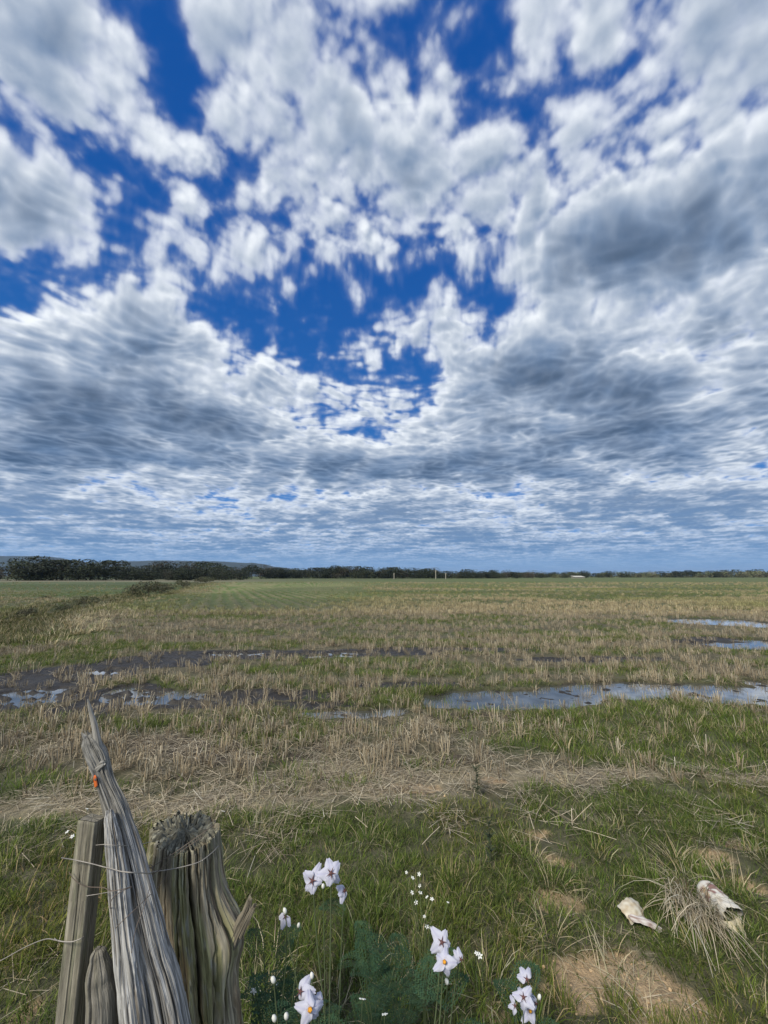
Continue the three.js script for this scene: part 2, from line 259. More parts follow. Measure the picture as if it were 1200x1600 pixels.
function zones(x, z) {
  const d = -z, Z = zone, sc = clamp(d / 9, 0.12, 4), w = 0.16 * sc;
  const nx = x + w * (noise3(x / sc * 1.7, z / sc * 1.7, 1) + 0.5 * noise3(x / sc * 5, z / sc * 5, 2)), nz = z + w * 0.7 * (noise3(x / sc * 1.7, z / sc * 2.1, 5) + 0.6 * noise3(x / sc * 5, z / sc * 6, 6));
  Z.water = Z.mud = Z.brown = Z.green = Z.litter = Z.sand = Z.rows = 0;
  if (d > 1 && d < 330 && Math.abs(x) < 140) {
    if (d > 5 && d < 18) { Z.water = inPatches(PATCH.water, nx, nz, 1.1); Z.mud = inPatches(PATCH.mud, nx, nz, 0.7); }
    if (d > 3.5 && d < 6) Z.brown = inPatches(PATCH.brown, nx, nz);
    if (d > 3.2) Z.green = inPatches(PATCH.green, nx, nz, 1.2);
    if (d > 3 && d < 4.3) Z.litter = inPatches(PATCH.litter, nx, nz, 0.9);
    if (d < 3.8) Z.sand = inPatches(PATCH.sand, nx, nz, 0.6);
  }
  Z.verge = verge(x, d);
  const s = d > 8 && x < 0 ? ditchSide(x, z) : 99;
  Z.left = d > 8 ? 1 - smooth(-0.6, 0.6, s) : 0; Z.ditch = d > 10 ? 1 - smooth(0.5, 1.6 + d * 0.012, Math.abs(s)) : 0;
  Z.rows = smooth(19, 22, d) * (1 - smooth(75, 140, d)) * smooth(3, 7, s) * (1 - smooth(-6, 1.5 + d * 0.02, x + d * 0.03));
  const band = smooth(-0.30, 0.22, noise3(x * 0.16, z * 0.62, 9) + 0.5 * noise3(x * 0.9, z * 1.6, 10));
  Z.stubble = (1 - Z.verge) * (1 - Z.green * 0.85) * (1 - Z.mud * 0.6) * (1 - Z.litter * 0.8) * (1 - Z.brown * 0.5) * (Z.water > 0.4 ? (x < -1 ? 0.22 : 0.08) : 1) * (0.45 + 0.55 * band) * (1 - Z.left * 0.6) * (1 - Z.ditch) * smooth(3.35, 3.9, d - 0.05 * x);
  return Z;
}
const WATER = -0.035;
function groundHeight(x, z, Z = zones(x, z)) {
  const d = -z, near = 1 - smooth(40, 90, Math.abs(z));
  let h = 0.030 * near * noise3(x * 0.5, z * 0.5, 21) + 0.016 * near * noise3(x * 1.9, z * 1.9, 22);
  if (Math.abs(x) < 12 && d < 22) h += 0.010 * noise3(x * 6, z * 6, 23) + 0.006 * noise3(x * 15, z * 15, 24) + (d < 5 ? 0.006 * noise3(x * 31, z * 31, 30) : 0);
  if (d < 3.6) h += 0.05 * Z.verge * noise3(x * 1.1 + 4, z * 1.1, 25) - 0.02 * Z.sand;
  h = Math.max(h, -0.022);
  if (Z.mud > 0) h += Z.mud * (0.028 * noise3(x * 4.2, z * 4.2, 26) + 0.018 * noise3(x * 11, z * 11, 27) - 0.012);
  if (Z.water > 0) h = lerp(h, -0.055 + (x < -1 ? 0.12 : 0.04) * Math.max(0, noise3(x * 3.1, z * 6, 28) + 0.6 * noise3(x * 8.3, z * 11, 34)) + 0.016 * noise3(x * 14, z * 14, 29), smooth(0.10, 0.45, Z.water)); else h = Math.max(h, -0.026);
  if (Z.ditch > 0) h -= 0.35 * Z.ditch;
  if (Z.rows > 0) h += 0.05 * Z.rows * Math.sin((x - 0.41 * d * -1) * 6.6);
  return h;
}
const C = { soil: [0.100, 0.090, 0.042], straw: [0.45, 0.375, 0.235], dull: [0.225, 0.195, 0.125], green: [0.098, 0.135, 0.036], thatch: [0.072, 0.078, 0.028], mud: [0.036, 0.030, 0.023], sand: [0.52, 0.39, 0.235], peat: [0.075, 0.054, 0.036] };
function mix3(a, b, t) { return [a[0] + (b[0] - a[0]) * t, a[1] + (b[1] - a[1]) * t, a[2] + (b[2] - a[2]) * t]; }
function groundColor(x, z, Z) {
  const d = -z, n1 = noise3(x * 0.7, z * 0.7, 31), n2 = noise3(x * 3.1, z * 3.1, 32), n3 = noise3(x * 12, z * 12, 33);
  let c = mix3(C.soil, C.dull, clamp(0.30 + 0.4 * n2 + 0.3 * n3));
  // the far fields: drifts of straw, young grass and bare soil, drawn out along the rows
  const far = smooth(14, 40, d);
  if (far > 0) {
    const f1 = noise3(x * 0.035, z * 0.10, 41) + 0.6 * noise3(x * 0.12, z * 0.33, 42), f2 = noise3(x * 0.4, z * 0.8, 43);
    let f = mix3([0.215, 0.195, 0.088], [0.118, 0.165, 0.032], smooth(-0.35, 0.45, f1 + 0.35 * f2 + 0.12 + 0.25 * smooth(45, 140, d)));
    f = mix3(f, [0.10, 0.08, 0.055], 0.6 * smooth(0.25, 0.7, noise3(x * 0.05 + 9, z * 0.16, 44) + 0.3 * f2));
    const st = Math.sin((x + 0.41 * d) * 6.6 + 0.8 * noise3(x * 0.3, z * 0.1, 45));
    f = mix3(f, mix3([0.115, 0.20, 0.026], [0.36, 0.31, 0.15], smooth(0.1, 0.6, st + 0.5 * f2)), Z.rows);
    f = mix3(f, mix3([0.085, 0.13, 0.035], [0.2, 0.18, 0.09], smooth(0.0, 0.6, noise3(x * 0.06, z * 0.08, 46) + 0.25 - smooth(30, 60, d) * 0.35)), Z.left);
    f = mix3(f, [0.27, 0.235, 0.15], smooth(105, 130, d) * (1 - smooth(190, 230, d)) * (1 - smooth(-60, -20, x)) * 0.8);
    c = mix3(c, f, far);
  }
  c = mix3(c, [0.085, 0.105, 0.032], Math.max(Z.green * 0.75 * (1 - far * 0.3), 0.7 * (1 - far) * smooth(-0.2, 0.35, noise3(x * 0.5, z * 1.1, 62))));
  c = mix3(c, C.peat, Z.brown * 0.8);
  c = mix3(c, mix3(C.dull, C.straw, clamp(0.45 + 0.5 * n3)), Z.litter * 0.85);
  c = mix3(c, mix3(C.thatch, C.dull, clamp(0.25 + 0.5 * n2 + 0.2 * n3)), Z.verge * (1 - Z.litter));
  c = mix3(c, mix3(C.sand, [0.40, 0.27, 0.15], clamp(0.4 + 0.5 * n3)), smooth(0.15, 0.6, Z.sand));
  c = mix3(c, C.mud, smooth(0.1, 0.5, Math.max(Z.mud, Z.water)));
  const v = 1 + 0.16 * n1 + 0.18 * n3;
  return [c[0] * v, c[1] * v, c[2] * v];
}
{
  const xs = [], zs = [];
  for (let x = 0; x <= 7; x += 0.04) xs.push(x);
  for (let x = 7.1; x < 9000; x += 0.05 * x - 0.25) xs.push(x);
  const X = [...xs.slice(1).reverse().map((v) => -v), ...xs];
  zs.push(400, 200, 100, 50, 25, 12, 6, 3, 1.6);
  for (let z = 1; z > -9.5; z -= 0.03) zs.push(z);
  for (let d = 9.53; d < 12000; d += 0.021 * d - 0.16) zs.push(-d);
  const nx = X.length, nz = zs.length, P = new Float32Array(nx * nz * 3), K = new Float32Array(nx * nz * 3), U = new Float32Array(nx * nz * 2), wet = new Uint8Array(nx * nz);
  for (let j = 0; j < nz; j++) for (let i = 0; i < nx; i++) {
    const k = j * nx + i, x = X[i], z = zs[j], Z = zones(x, z), c = groundColor(x, z, Z);
    P.set([x, groundHeight(x, z, Z), z], k * 3); K.set(c, k * 3); U.set([x, -z], k * 2); wet[k] = Math.max(Z.mud, Z.water) > 0.35 ? 1 : 0;
  }
  const dry = [], mud = [];
  for (let j = 0; j < nz - 1; j++) for (let i = 0; i < nx - 1; i++) {
    const a = j * nx + i, b = a + 1, c = a + nx, e = c + 1; (wet[a] + wet[e] > 1 ? mud : dry).push(a, b, c, b, e, c);
  }
  const g = new THREE.BufferGeometry();
  g.setAttribute('position', new THREE.BufferAttribute(P, 3)); g.setAttribute('color', new THREE.BufferAttribute(K, 3)); g.setAttribute('uv', new THREE.BufferAttribute(U, 2));
  const index = new Uint32Array(dry.length + mud.length); index.set(dry); index.set(mud, dry.length);
  g.setIndex(new THREE.BufferAttribute(index, 1)); g.addGroup(0, dry.length, 0); g.addGroup(dry.length, mud.length, 1); g.computeVertexNormals();
  const grit = tile(512, 8, 6, 91, 0.7), fleck = tile(512, 24, 4, 92, 0.7, true);
  const gmap = greyTexture(512, (u, v) => 0.86 + 0.16 * tap(grit, 0, u, v) + 0.10 * tap(fleck, 0, u, v)), gb = greyTexture(512, (u, v) => 0.5 + 0.3 * tap(grit, 0, u, v) + 0.2 * tap(fleck, 0, u, v), { srgb: false });
  gmap.repeat.set(2.3, 2.3); gb.repeat.set(2.3, 2.3);
  const dryM = new THREE.MeshStandardMaterial({ vertexColors: true, map: gmap, bumpMap: gb, bumpScale: 0.010, roughness: 0.95 });
  const mudM = new THREE.MeshStandardMaterial({ vertexColors: true, map: gmap, bumpMap: gb, bumpScale: 0.008, roughness: 0.55 });
  structure('ground', g, [dryM, mudM], 'grassy verge, harvested rice field and pasture running to the horizon');
}
// standing water in the hollows: one level sheet for each pool
{
  const water = new THREE.MeshPhysicalMaterial({ color: lin(0.075, 0.076, 0.070), roughness: 0.02, ior: 1.6, specularIntensity: 1, clearcoat: 1, clearcoatRoughness: 0.02 });
  const pools = [[2.4, -6.1, 4.6, 1.6, 'long shallow pool lying across the stubble at right'], [-4.0, -6.1, 2.7, 1.3, 'dark pool in the churned mud at left'], [-4.9, -7.75, 0.8, 0.5, 'small pool at the far edge of the mud'], [-2.1, -9.25, 2.4, 0.7, 'thin line of wet wheel rut in mid field'], [9.2, -10.7, 2.4, 1.1, 'pool by the right edge, nearer of the two'], [13.0, -15.4, 3.0, 2.0, 'pale pool by the right edge, farther of the two']];
  for (const [x, z, a, b, label] of pools) { const g = new THREE.PlaneGeometry(2 * a, 2 * b, 1, 1).rotateX(-Math.PI / 2); g.translate(x, WATER, z); structure('puddle', g, water, label); }
}

// ---------------------------------------------------------------- ground cover: grass, stubble, straw
const bladeM = new THREE.MeshPhysicalMaterial({ vertexColors: true, roughness: 0.7, specularIntensity: 0.1, transmission: 0.25, thickness: 0, side: THREE.DoubleSide });
bladeM.roughness = 0.9;
const strawM = new THREE.MeshStandardMaterial({ vertexColors: true, roughness: 0.85, side: THREE.DoubleSide });
// one ribbon from (x, y, z): leaning along azimuth a, bending over by bend (radians) over its length
function ribbon(S, r, x, y, z, a, len, wid, lean, bend, col, tip, segs = 3, taper = 0.15) {
  const ca = Math.cos(a), sa = Math.sin(a), tw = a + Math.PI / 2 + (r() - 0.5) * 1.6, wx = Math.cos(tw) * wid / 2, wz = Math.sin(tw) * wid / 2;
  let th = lean, px = x, py = y, pz = z, last = null;
  for (let k = 0; k <= segs; k++) {
    const t = k / segs, q = lerp(1, taper, t * t), c = mix3(col, tip, t), a0 = S.vert(px - wx * q, py, pz - wz * q, c), b0 = S.vert(px + wx * q, py, pz + wz * q, c);
    if (last) S.quad(last[0], last[1], b0, a0);
    last = [a0, b0]; const st = len / segs; px += Math.sin(th) * ca * st; pz += Math.sin(th) * sa * st; py = Math.max(0.004, py + Math.cos(th) * st); th += bend / segs;
  }
}
const vary = (c, r, k) => { const v = 1 + (r() - 0.5) * k, w = 1 + (r() - 0.5) * k * 0.4; return [c[0] * v * w, c[1] * v, c[2] * v / w]; };
const GREENS = [[0.120, 0.170, 0.034], [0.088, 0.132, 0.029], [0.170, 0.200, 0.046], [0.062, 0.098, 0.026]], DRY = [[0.36, 0.30, 0.17], [0.30, 0.25, 0.14], [0.42, 0.36, 0.23]];
function grassTuft(seed, { n, h, spread, dry = 0.12, lean = 0.35, bend = 0.9, wid = 0.0035, greens = GREENS }) {
  const r = rng(seed), S = new Strips();
  for (let i = 0; i < n; i++) {
    const a = r() * 6.283, q = Math.sqrt(r()) * spread, b = a + (r() - 0.5) * 2.4, isDry = r() < dry, col = vary((isDry ? DRY : greens)[Math.floor(r() * (isDry ? 3 : greens.length))], r, 0.45);
    ribbon(S, r, Math.cos(a) * q, -0.01, Math.sin(a) * q, b, h * (0.45 + 0.75 * r()), wid * (0.7 + 0.7 * r()), lean * (0.3 + r()), bend * (0.2 + r()) * (isDry ? 1.2 : 1), col, mix3(col, isDry ? [0.42, 0.36, 0.24] : [0.17, 0.19, 0.07], 0.5 * r()), 3);
  }
  return S.geometry();
}
const STRAWS = [[0.49, 0.42, 0.29], [0.40, 0.34, 0.23], [0.58, 0.52, 0.39], [0.27, 0.22, 0.145], [0.44, 0.375, 0.26]];
function stubbleTuft(seed, { n, h, spread, messy = 0.15, wid = 0.005, segs = 2 }) {
  const r = rng(seed), S = new Strips();
  for (let i = 0; i < n; i++) {
    const a = r() * 6.283, q = Math.sqrt(r()) * spread, broken = r() < messy, col = vary(STRAWS[Math.floor(r() * 5)], r, 0.4);
    if (broken) ribbon(S, r, Math.cos(a) * q, 0.0, Math.sin(a) * q, r() * 6.283, h * (0.6 + r()), wid, 0.5 + 0.7 * r(), 0.9 + r(), col, col, 3, 0.8);
    else ribbon(S, r, Math.cos(a) * q, -0.01, Math.sin(a) * q, a, h * (0.6 + 0.5 * r()), wid * (0.8 + 0.6 * r()), 0.05 + 0.30 * q / spread * r() + 0.1 * r(), 0.12 * (r() - 0.3), mix3(col, C.peat, 0.25), col, segs, 0.85);
  }
  return S.geometry();
}
function litterMat(seed, { n, size, wid = 0.0032 }) {   // loose straw lying on the ground
  const r = rng(seed), S = new Strips();
  for (let i = 0; i < n; i++) {
    const col = vary(r() < 0.3 ? [0.24, 0.19, 0.125] : STRAWS[Math.floor(r() * 5)], r, 0.4), a = r() * 6.283;
    ribbon(S, r, (r() - 0.5) * size, 0.004 + 0.018 * r(), (r() - 0.5) * size, a, 0.06 + 0.16 * r(), wid * (0.7 + 0.6 * r()), 1.45 + 0.12 * r(), 0.25 * r(), col, col, 2, 0.9);
  }
  return S.geometry();
}
// scatter: bands of [nearest, farthest, how many per square metre] in distance ahead; keep(x, z, r) gives 0 or a size
function scatter(seed, bands, keep) {
  const r = rng(seed), out = [];
  for (const [d0, d1, per] of bands) {
    const area = (d1 - d0) * ((d0 + d1) * 1.0 + 3.2), n = Math.round(area * per);
    for (let i = 0; i < n; i++) {
      const d = Math.sqrt(lerp(d0 * d0, d1 * d1, r())), x = (r() * 2 - 1) * (d + 1.6), k = keep(x, -d, r);
      if (k > 0) out.push([x, -d, k, r()]);
    }
  }
  return out;
}
const M4 = new THREE.Matrix4(), QQ = new THREE.Quaternion(), EE = new THREE.Euler(), VV = new THREE.Vector3(), SS = new THREE.Vector3(), CC = new THREE.Color();
function cover(name, piece, label, category, geoms, material, spots, seed, tint = () => 1, tilt = 0.25) {
  const g = new THREE.Group(); g.name = numbered(name); scene.add(g); tag(g, label, category, null, 'stuff');
  const r = rng(seed), lists = geoms.map(() => []);
  for (const s of spots) lists[Math.floor(r() * geoms.length)].push(s);
  geoms.forEach((geo, q) => {
    if (!lists[q].length) return;
    const m = new THREE.InstancedMesh(geo, material, lists[q].length); m.name = q ? `${piece}_${String(q).padStart(3, '0')}` : piece; m.userData.kind = 'stuff'; m.castShadow = m.receiveShadow = true;
    lists[q].forEach(([x, z, k, v], i) => {
      EE.set((r() - 0.5) * tilt, r() * 6.283, (r() - 0.5) * tilt); QQ.setFromEuler(EE);
      const Z = zones(x, z), t = tint(x, z, v, Z);
      M4.compose(VV.set(x, groundHeight(x, z, Z), z), QQ, SS.set(k, k * (0.85 + 0.3 * v), k)); m.setMatrixAt(i, M4);
      m.setColorAt(i, Array.isArray(t) ? CC.setRGB(t[0], t[1], t[2]) : CC.setRGB(t, t, t));
    });
    g.add(m);
  });
  return g;
}
const five = (f, o) => [1, 2, 3, 4, 5].map((i) => f(i * 131 + o.n, o));
// grass of the verge in front of the field
{
  const patchy = (x, z) => smooth(-0.55, 0.15, noise3(x * 1.4, z * 1.4, 51) + 0.6 * noise3(x * 4.5, z * 4.5, 52));
  const tintG = (x, z, v, Z) => { const a = 0.5 + 0.5 * noise3(x * 0.9, z * 0.9, 53), b = 0.72 + 0.5 * v; return mix3([0.95 * b, 1.0 * b, 0.9 * b], [1.25 * b, 1.05 * b, 0.95 * b], smooth(0.45, 0.9, a)); };
  const short = scatter(101, [[0.5, 1.6, 260], [1.6, 2.6, 420], [2.6, 3.9, 330]], (x, z, r) => { const Z = zones(x, z); const p = Z.verge * (1 - smooth(0.1, 0.5, Z.sand) * 0.90) * (1 - 0.75 * Z.litter) * (0.35 + 0.65 * patchy(x, z)); return r() < p ? 0.6 + 0.7 * r() : 0; });
  cover('verge_grass', 'grass_tuft', 'short green grass covering the verge in the foreground', 'grass', five(grassTuft, { n: 40, h: 0.068, spread: 0.07, dry: 0.16, lean: 0.6, bend: 1.2, wid: 0.0029 }), bladeM, short, 7, tintG);
  const long = scatter(102, [[0.5, 1.6, 26], [1.6, 2.6, 42], [2.6, 3.9, 34]], (x, z, r) => { const Z = zones(x, z); const p = Z.verge * (1 - smooth(0.05, 0.4, Z.sand) * 0.93) * (1 - 0.85 * Z.litter) * smooth(-0.1, 0.35, noise3(x * 1.1 + 7, z * 1.1, 54) + 0.4 * noise3(x * 3, z * 3, 55)); return r() < p ? 0.6 + 0.75 * r() : 0; });
  cover('tall_grass', 'long_tuft', 'longer grass in loose clumps over the verge', 'grass', five(grassTuft, { n: 44, h: 0.105, spread: 0.07, dry: 0.2, lean: 0.4, bend: 1.5, wid: 0.0034 }), bladeM, long, 8, tintG);
  const dead = scatter(103, [[0.5, 4.2, 60]], (x, z, r) => { const Z = zones(x, z); const p = clamp(Z.verge * 0.26 * smooth(-0.2, 0.4, noise3(x * 1.8, z * 1.8, 56)) + Z.litter * 0.2 + Z.sand * 0.30); return r() < p ? 0.6 + 0.6 * r() : 0; });
  cover('dead_grass', 'dry_tuft', 'dead grass lying tangled among the green of the verge', 'dry grass', five(grassTuft, { n: 22, h: 0.17, spread: 0.07, dry: 0.95, lean: 1.0, bend: 1.2, wid: 0.0032 }), strawM, dead, 9);
  const flat = scatter(104, [[1.2, 2.9, 20], [2.9, 5.2, 75]], (x, z, r) => { const Z = zones(x, z); const p = clamp(Z.litter * 0.95 + (1 - Z.verge) * 0.26 * (1 - Z.green) + 0.25 * Z.brown + Z.verge * 0.13 + Z.sand * 0.25); return r() < p ? 0.7 + 0.6 * r() : 0; });
  cover('straw_litter', 'straw_mat', 'loose straw trampled flat along the edge of the field', 'straw', five(litterMat, { n: 26, size: 0.26 }), strawM, flat, 10, (x, z, v) => 0.72 + 0.45 * v, 0.1);
}
// crumbs of dry earth on the bare patches
{
  const r = rng(909), crumb = [1, 2, 3].map((q) => { const g = new THREE.IcosahedronGeometry(0.006, 1), p = g.attributes.position, c = new Float32Array(p.count * 3); for (let i = 0; i < p.count; i++) { const k = 1 + 0.45 * noise3(p.getX(i) * 160, p.getY(i) * 160, p.getZ(i) * 160 + q * 9); p.setXYZ(i, p.getX(i) * k, p.getY(i) * k * 0.7, p.getZ(i) * k); c.set([0.46, 0.325, 0.185], i * 3); } g.setAttribute('color', new THREE.BufferAttribute(c, 3)); g.computeVertexNormals(); return g; });
  const spots = scatter(105, [[1.3, 3.9, 900]], (x, z, q) => { const Z = zones(x, z); return q() < Z.sand * 0.75 + Z.litter * 0.06 ? 0.35 + 1.3 * q() * q() : 0; });
  cover('earth_crumbs', 'crumb', 'crumbs of dry sandy earth on the bare patches of the verge', 'soil', crumb, strawM, spots, 14, (x, z, v) => 0.7 + 0.6 * v, 1.5);
}
// the stubble field
{
  const row = (x, z) => { const p = (z + 0.05 * x + 0.05 * noise3(x * 0.5, z * 0.5, 60)) / 0.23; return 1 - Math.abs((p - Math.floor(p)) * 2 - 1); };
  const near = scatter(111, [[3.3, 7, 110], [7, 12, 70], [12, 20, 36]], (x, z, r) => { const Z = zones(x, z), rw = lerp(smooth(0.15, 0.75, row(x, z)), 1, smooth(9, 18, -z)); return r() < Z.stubble * (0.12 + 0.88 * rw) ? 0.7 + 0.55 * r() : 0; });
  cover('rice_stubble', 'stubble_tuft', 'cut straw stubble standing in rows across the near field', 'stubble', five(stubbleTuft, { n: 15, h: 0.14, spread: 0.04, messy: 0.2 }), strawM, near, 11, (x, z, v) => { const a = 0.64 + 0.5 * v, k = 0.5 + 0.5 * noise3(x * 0.4, z * 0.8, 61); return mix3([a, a * 0.97, a * 0.92], [a * 0.72, a * 0.69, a * 0.66], k); });
  const mid = scatter(112, [[18, 32, 11], [32, 60, 2.6], [60, 110, 0.5]], (x, z, r) => { const Z = zones(x, z); return r() < Z.stubble * (1 - Z.rows * 0.95) * (1 - Z.left * 0.5) ? (0.75 + 0.5 * r()) * (1 + 0.6 * smooth(30, 90, -z)) : 0; });
  cover('distant_stubble', 'stubble_clump', 'pale stubble over the middle of the field', 'stubble', five(stubbleTuft, { n: 22, h: 0.15, spread: 0.15, messy: 0.2, wid: 0.011, segs: 1 }), strawM, mid, 12, (x, z, v) => { const a = 0.62 + 0.45 * v; return mix3([a, a * 0.97, a * 0.82], [a * 0.60, a * 0.72, a * 0.38], smooth(-0.3, 0.4, noise3(x * 0.05, z * 0.12, 63))); });
  const gr = scatter(113, [[3.5, 7, 150], [7, 12, 90], [12, 22, 40], [22, 45, 12], [45, 80, 2.5]], (x, z, r) => { const Z = zones(x, z); const edge = Z.mud > 0.05 && Z.mud < 0.5 ? 0.12 : 0; return r() < (1 - Z.verge) * clamp(Z.green * 0.9 + edge + 0.6 * smooth(-0.2, 0.35, noise3(x * 0.5, z * 1.1, 62)) + Z.left * 0.4 - Z.mud * 0.6) * (1 - 0.8 * Z.rows) * (Z.water > 0.3 ? 0.06 : 1) ? 0.6 + 0.7 * r() : 0; });
  cover('field_grass', 'grass_clump', 'young green grass growing up through the stubble', 'grass', five(grassTuft, { n: 26, h: 0.10, spread: 0.09, dry: 0.22, lean: 0.6, bend: 1.1, wid: 0.0045, greens: [[0.120, 0.180, 0.030], [0.088, 0.142, 0.026], [0.155, 0.195, 0.040]] }), bladeM, gr, 13, (x, z, v) => 0.75 + 0.5 * v);
}

// ---------------------------------------------------------------- far away: table hill, woods, bushes along the ditch
{
  // a low flat-topped ridge at left: [x, crest height] at about 4 km
  const crest = [[-6500, 120], [-5200, 190], [-3821, 200], [-3439, 198], [-3150, 150], [-2950, 134], [-2669, 142], [-2162, 154], [-1700, 148], [-1270, 128], [-1110, 96], [-824, 62], [-300, 30], [200, 4]];
  const S = new Strips(), nx = 360, nz = 26;
  const top = (x) => { for (let i = 0; i < crest.length - 1; i++) if (x <= crest[i + 1][0]) { const t = (x - crest[i][0]) / (crest[i + 1][0] - crest[i][0]); return lerp(crest[i][1], crest[i + 1][1], smooth(0, 1, t)); } return 0; };
  for (let j = 0; j <= nz; j++) for (let i = 0; i <= nx; i++) {
    const x = lerp(-6500, 200, i / nx), t = j / nz, z = -3500 - 1100 * t, rise = smooth(0, 0.42, t) * (1 - 0.35 * smooth(0.6, 1, t)), n = fbm(x * 0.006, z * 0.006, 3, 4);
    const y = Math.max(-3, top(x) * rise * (1 + 0.14 * n * (1 - smooth(0.35, 0.45, t))) + 5 * noise3(x * 0.02, z * 0.02, 8) * rise - 2), v = 1 + 0.5 * noise3(x * 0.012, z * 0.02, 5) + 0.3 * noise3(x * 0.05, z * 0.05, 6);
    S.vert(x, y, z, [0.022 * v, 0.032 * v, 0.022 * v]);
  }
  for (let j = 0; j < nz; j++) for (let i = 0; i < nx; i++) { const a = j * (nx + 1) + i; S.quad(a, a + 1, a + nx + 2, a + nx + 1); }
  structure('hills', S.geometry(), new THREE.MeshStandardMaterial({ vertexColors: true, roughness: 1 }), 'long flat-topped wooded ridge on the horizon at left');
}
const leafM = new THREE.MeshStandardMaterial({ vertexColors: true, roughness: 0.8, side: THREE.DoubleSide });
const barkM = new THREE.MeshStandardMaterial({ color: lin(0.13, 0.11, 0.085), roughness: 0.95 });
const paleBarkM = new THREE.MeshStandardMaterial({ color: lin(0.34, 0.31, 0.25), roughness: 0.9 });
// crown: leaf sprays in lobes about the limb ends; returns [crown geometry, limb geometry]
function treeShapes(seed, { h, w, low, lobes, leaves, leaf, cols, flat = 0.8 }) {
  const r = rng(seed), S = new Strips(), limbs = [], trunkTop = h * (low + 0.35);
  const tube = (a, b, r0, r1) => { const c = new THREE.CylinderGeometry(r1, r0, a.distanceTo(b), 6, 1, true), m = new THREE.Matrix4(), q = new THREE.Quaternion().setFromUnitVectors(new THREE.Vector3(0, 1, 0), b.clone().sub(a).normalize()); c.applyMatrix4(m.compose(a.clone().add(b).multiplyScalar(0.5), q, new THREE.Vector3(1, 1, 1))); c.deleteAttribute('uv'); limbs.push(c); };
  const base = new THREE.Vector3(0, -0.2, 0), fork = new THREE.Vector3((r() - 0.5) * 0.4, trunkTop * 0.7, (r() - 0.5) * 0.4);
  tube(base, fork, h * 0.028, h * 0.018);
  for (let k = 0; k < lobes; k++) {
    const a = k * 2.4 + r(), q = w * (k ? 0.35 + 0.3 * r() : 0.05), y = h * lerp(low + 0.12, 0.84, k ? r() : 1), R = w * (0.26 + 0.2 * r()), cx = Math.cos(a) * q, cz = Math.sin(a) * q;
    tube(fork, new THREE.Vector3(cx, y, cz), h * 0.013, h * 0.004);
    const n = Math.round(leaves / lobes), tone = 0.7 + 0.6 * r(), base3 = cols[Math.floor(r() * cols.length)];
    for (let i = 0; i < n; i++) {
      let x = r() * 2 - 1, yy = r() * 2 - 1, z = r() * 2 - 1; const l = Math.hypot(x, yy, z) || 1, rad = R * (0.55 + 0.5 * Math.sqrt(r())) / l;
      x = cx + x * rad; yy = y + yy * rad * flat; z = cz + z * rad;
      if (yy > h * 1.02 || yy < h * low * 0.6) yy = h * lerp(low, 0.9, r());
      const s = leaf * (0.5 + r()), u = r() * 6.283, v = (r() - 0.5) * 2.4, ax = Math.cos(u) * s, az = Math.sin(u) * s, by = Math.cos(v) * s * 0.7, bx = -Math.sin(u) * Math.sin(v) * s * 0.7, bz = Math.cos(u) * Math.sin(v) * s * 0.7, c = vary(base3, r, 0.7).map((e) => e * tone);
      const A = S.vert(x - ax, yy, z - az, c), B = S.vert(x + bx, yy - by, z + bz, c), D = S.vert(x + ax, yy + s * 0.15, z + az, c), E = S.vert(x - bx, yy + by, z - bz, c); S.quad(A, B, D, E);
    }
  }
  return [S.geometry(), mergeGeometries(limbs)];
}
const DARKG = [[0.024, 0.034, 0.015], [0.030, 0.040, 0.017], [0.020, 0.028, 0.014]], OLIVE = [[0.050, 0.058, 0.022], [0.042, 0.050, 0.021], [0.036, 0.046, 0.02]], BROWN = [[0.075, 0.060, 0.040], [0.06, 0.052, 0.034], [0.05, 0.046, 0.03]], PALE = [[0.17, 0.19, 0.09], [0.14, 0.16, 0.08], [0.20, 0.19, 0.11]];
const KINDS = [
  { name: 'dark_tree', what: 'dark evergreen tree', cols: DARKG, shapes: [1, 2, 3].map((s) => treeShapes(s * 17, { h: 8, w: 8.5, low: 0.02, lobes: 15, leaves: 2200, leaf: 0.30, cols: DARKG })) },
  { name: 'olive_tree', what: 'olive green tree', cols: OLIVE, shapes: [4, 5].map((s) => treeShapes(s * 17, { h: 8, w: 8, low: 0.03, lobes: 13, leaves: 1900, leaf: 0.28, cols: [...OLIVE, DARKG[1]] })) },
  { name: 'thin_tree', what: 'thin brownish tree', cols: BROWN, shapes: [6, 7].map((s) => treeShapes(s * 17, { h: 8.5, w: 6, low: 0.12, lobes: 10, leaves: 1000, leaf: 0.2, cols: BROWN, flat: 0.9 })) },
  { name: 'flat_topped_tree', what: 'spreading flat-topped tree', cols: DARKG, shapes: [8, 9].map((s) => treeShapes(s * 17, { h: 9, w: 9, low: 0.30, lobes: 12, leaves: 2200, leaf: 0.28, cols: DARKG, flat: 0.35 })) },
  { name: 'pale_tree', what: 'pale green tree', cols: PALE, shapes: [10, 11].map((s) => treeShapes(s * 17, { h: 7, w: 10, low: 0.0, lobes: 13, leaves: 1300, leaf: 0.34, cols: [...PALE, OLIVE[0]], flat: 0.7 })) },
];
function plantTree(kind, r, x, z, h, label, group) {
  const K = KINDS[kind], sh = K.shapes[Math.floor(r() * K.shapes.length)], k = h / 8;
  const t = thing(K.name, label ?? `${K.what} ${group.where}`, 'tree', [x, -0.1, z], r() * 6.283, group.name);
  t.scale.set(k * (0.85 + 0.5 * r()), k, k * (0.85 + 0.5 * r()));
  part('crown', sh[0], leafM, t); part('trunk', sh[1], barkM, t);
  return t;
}
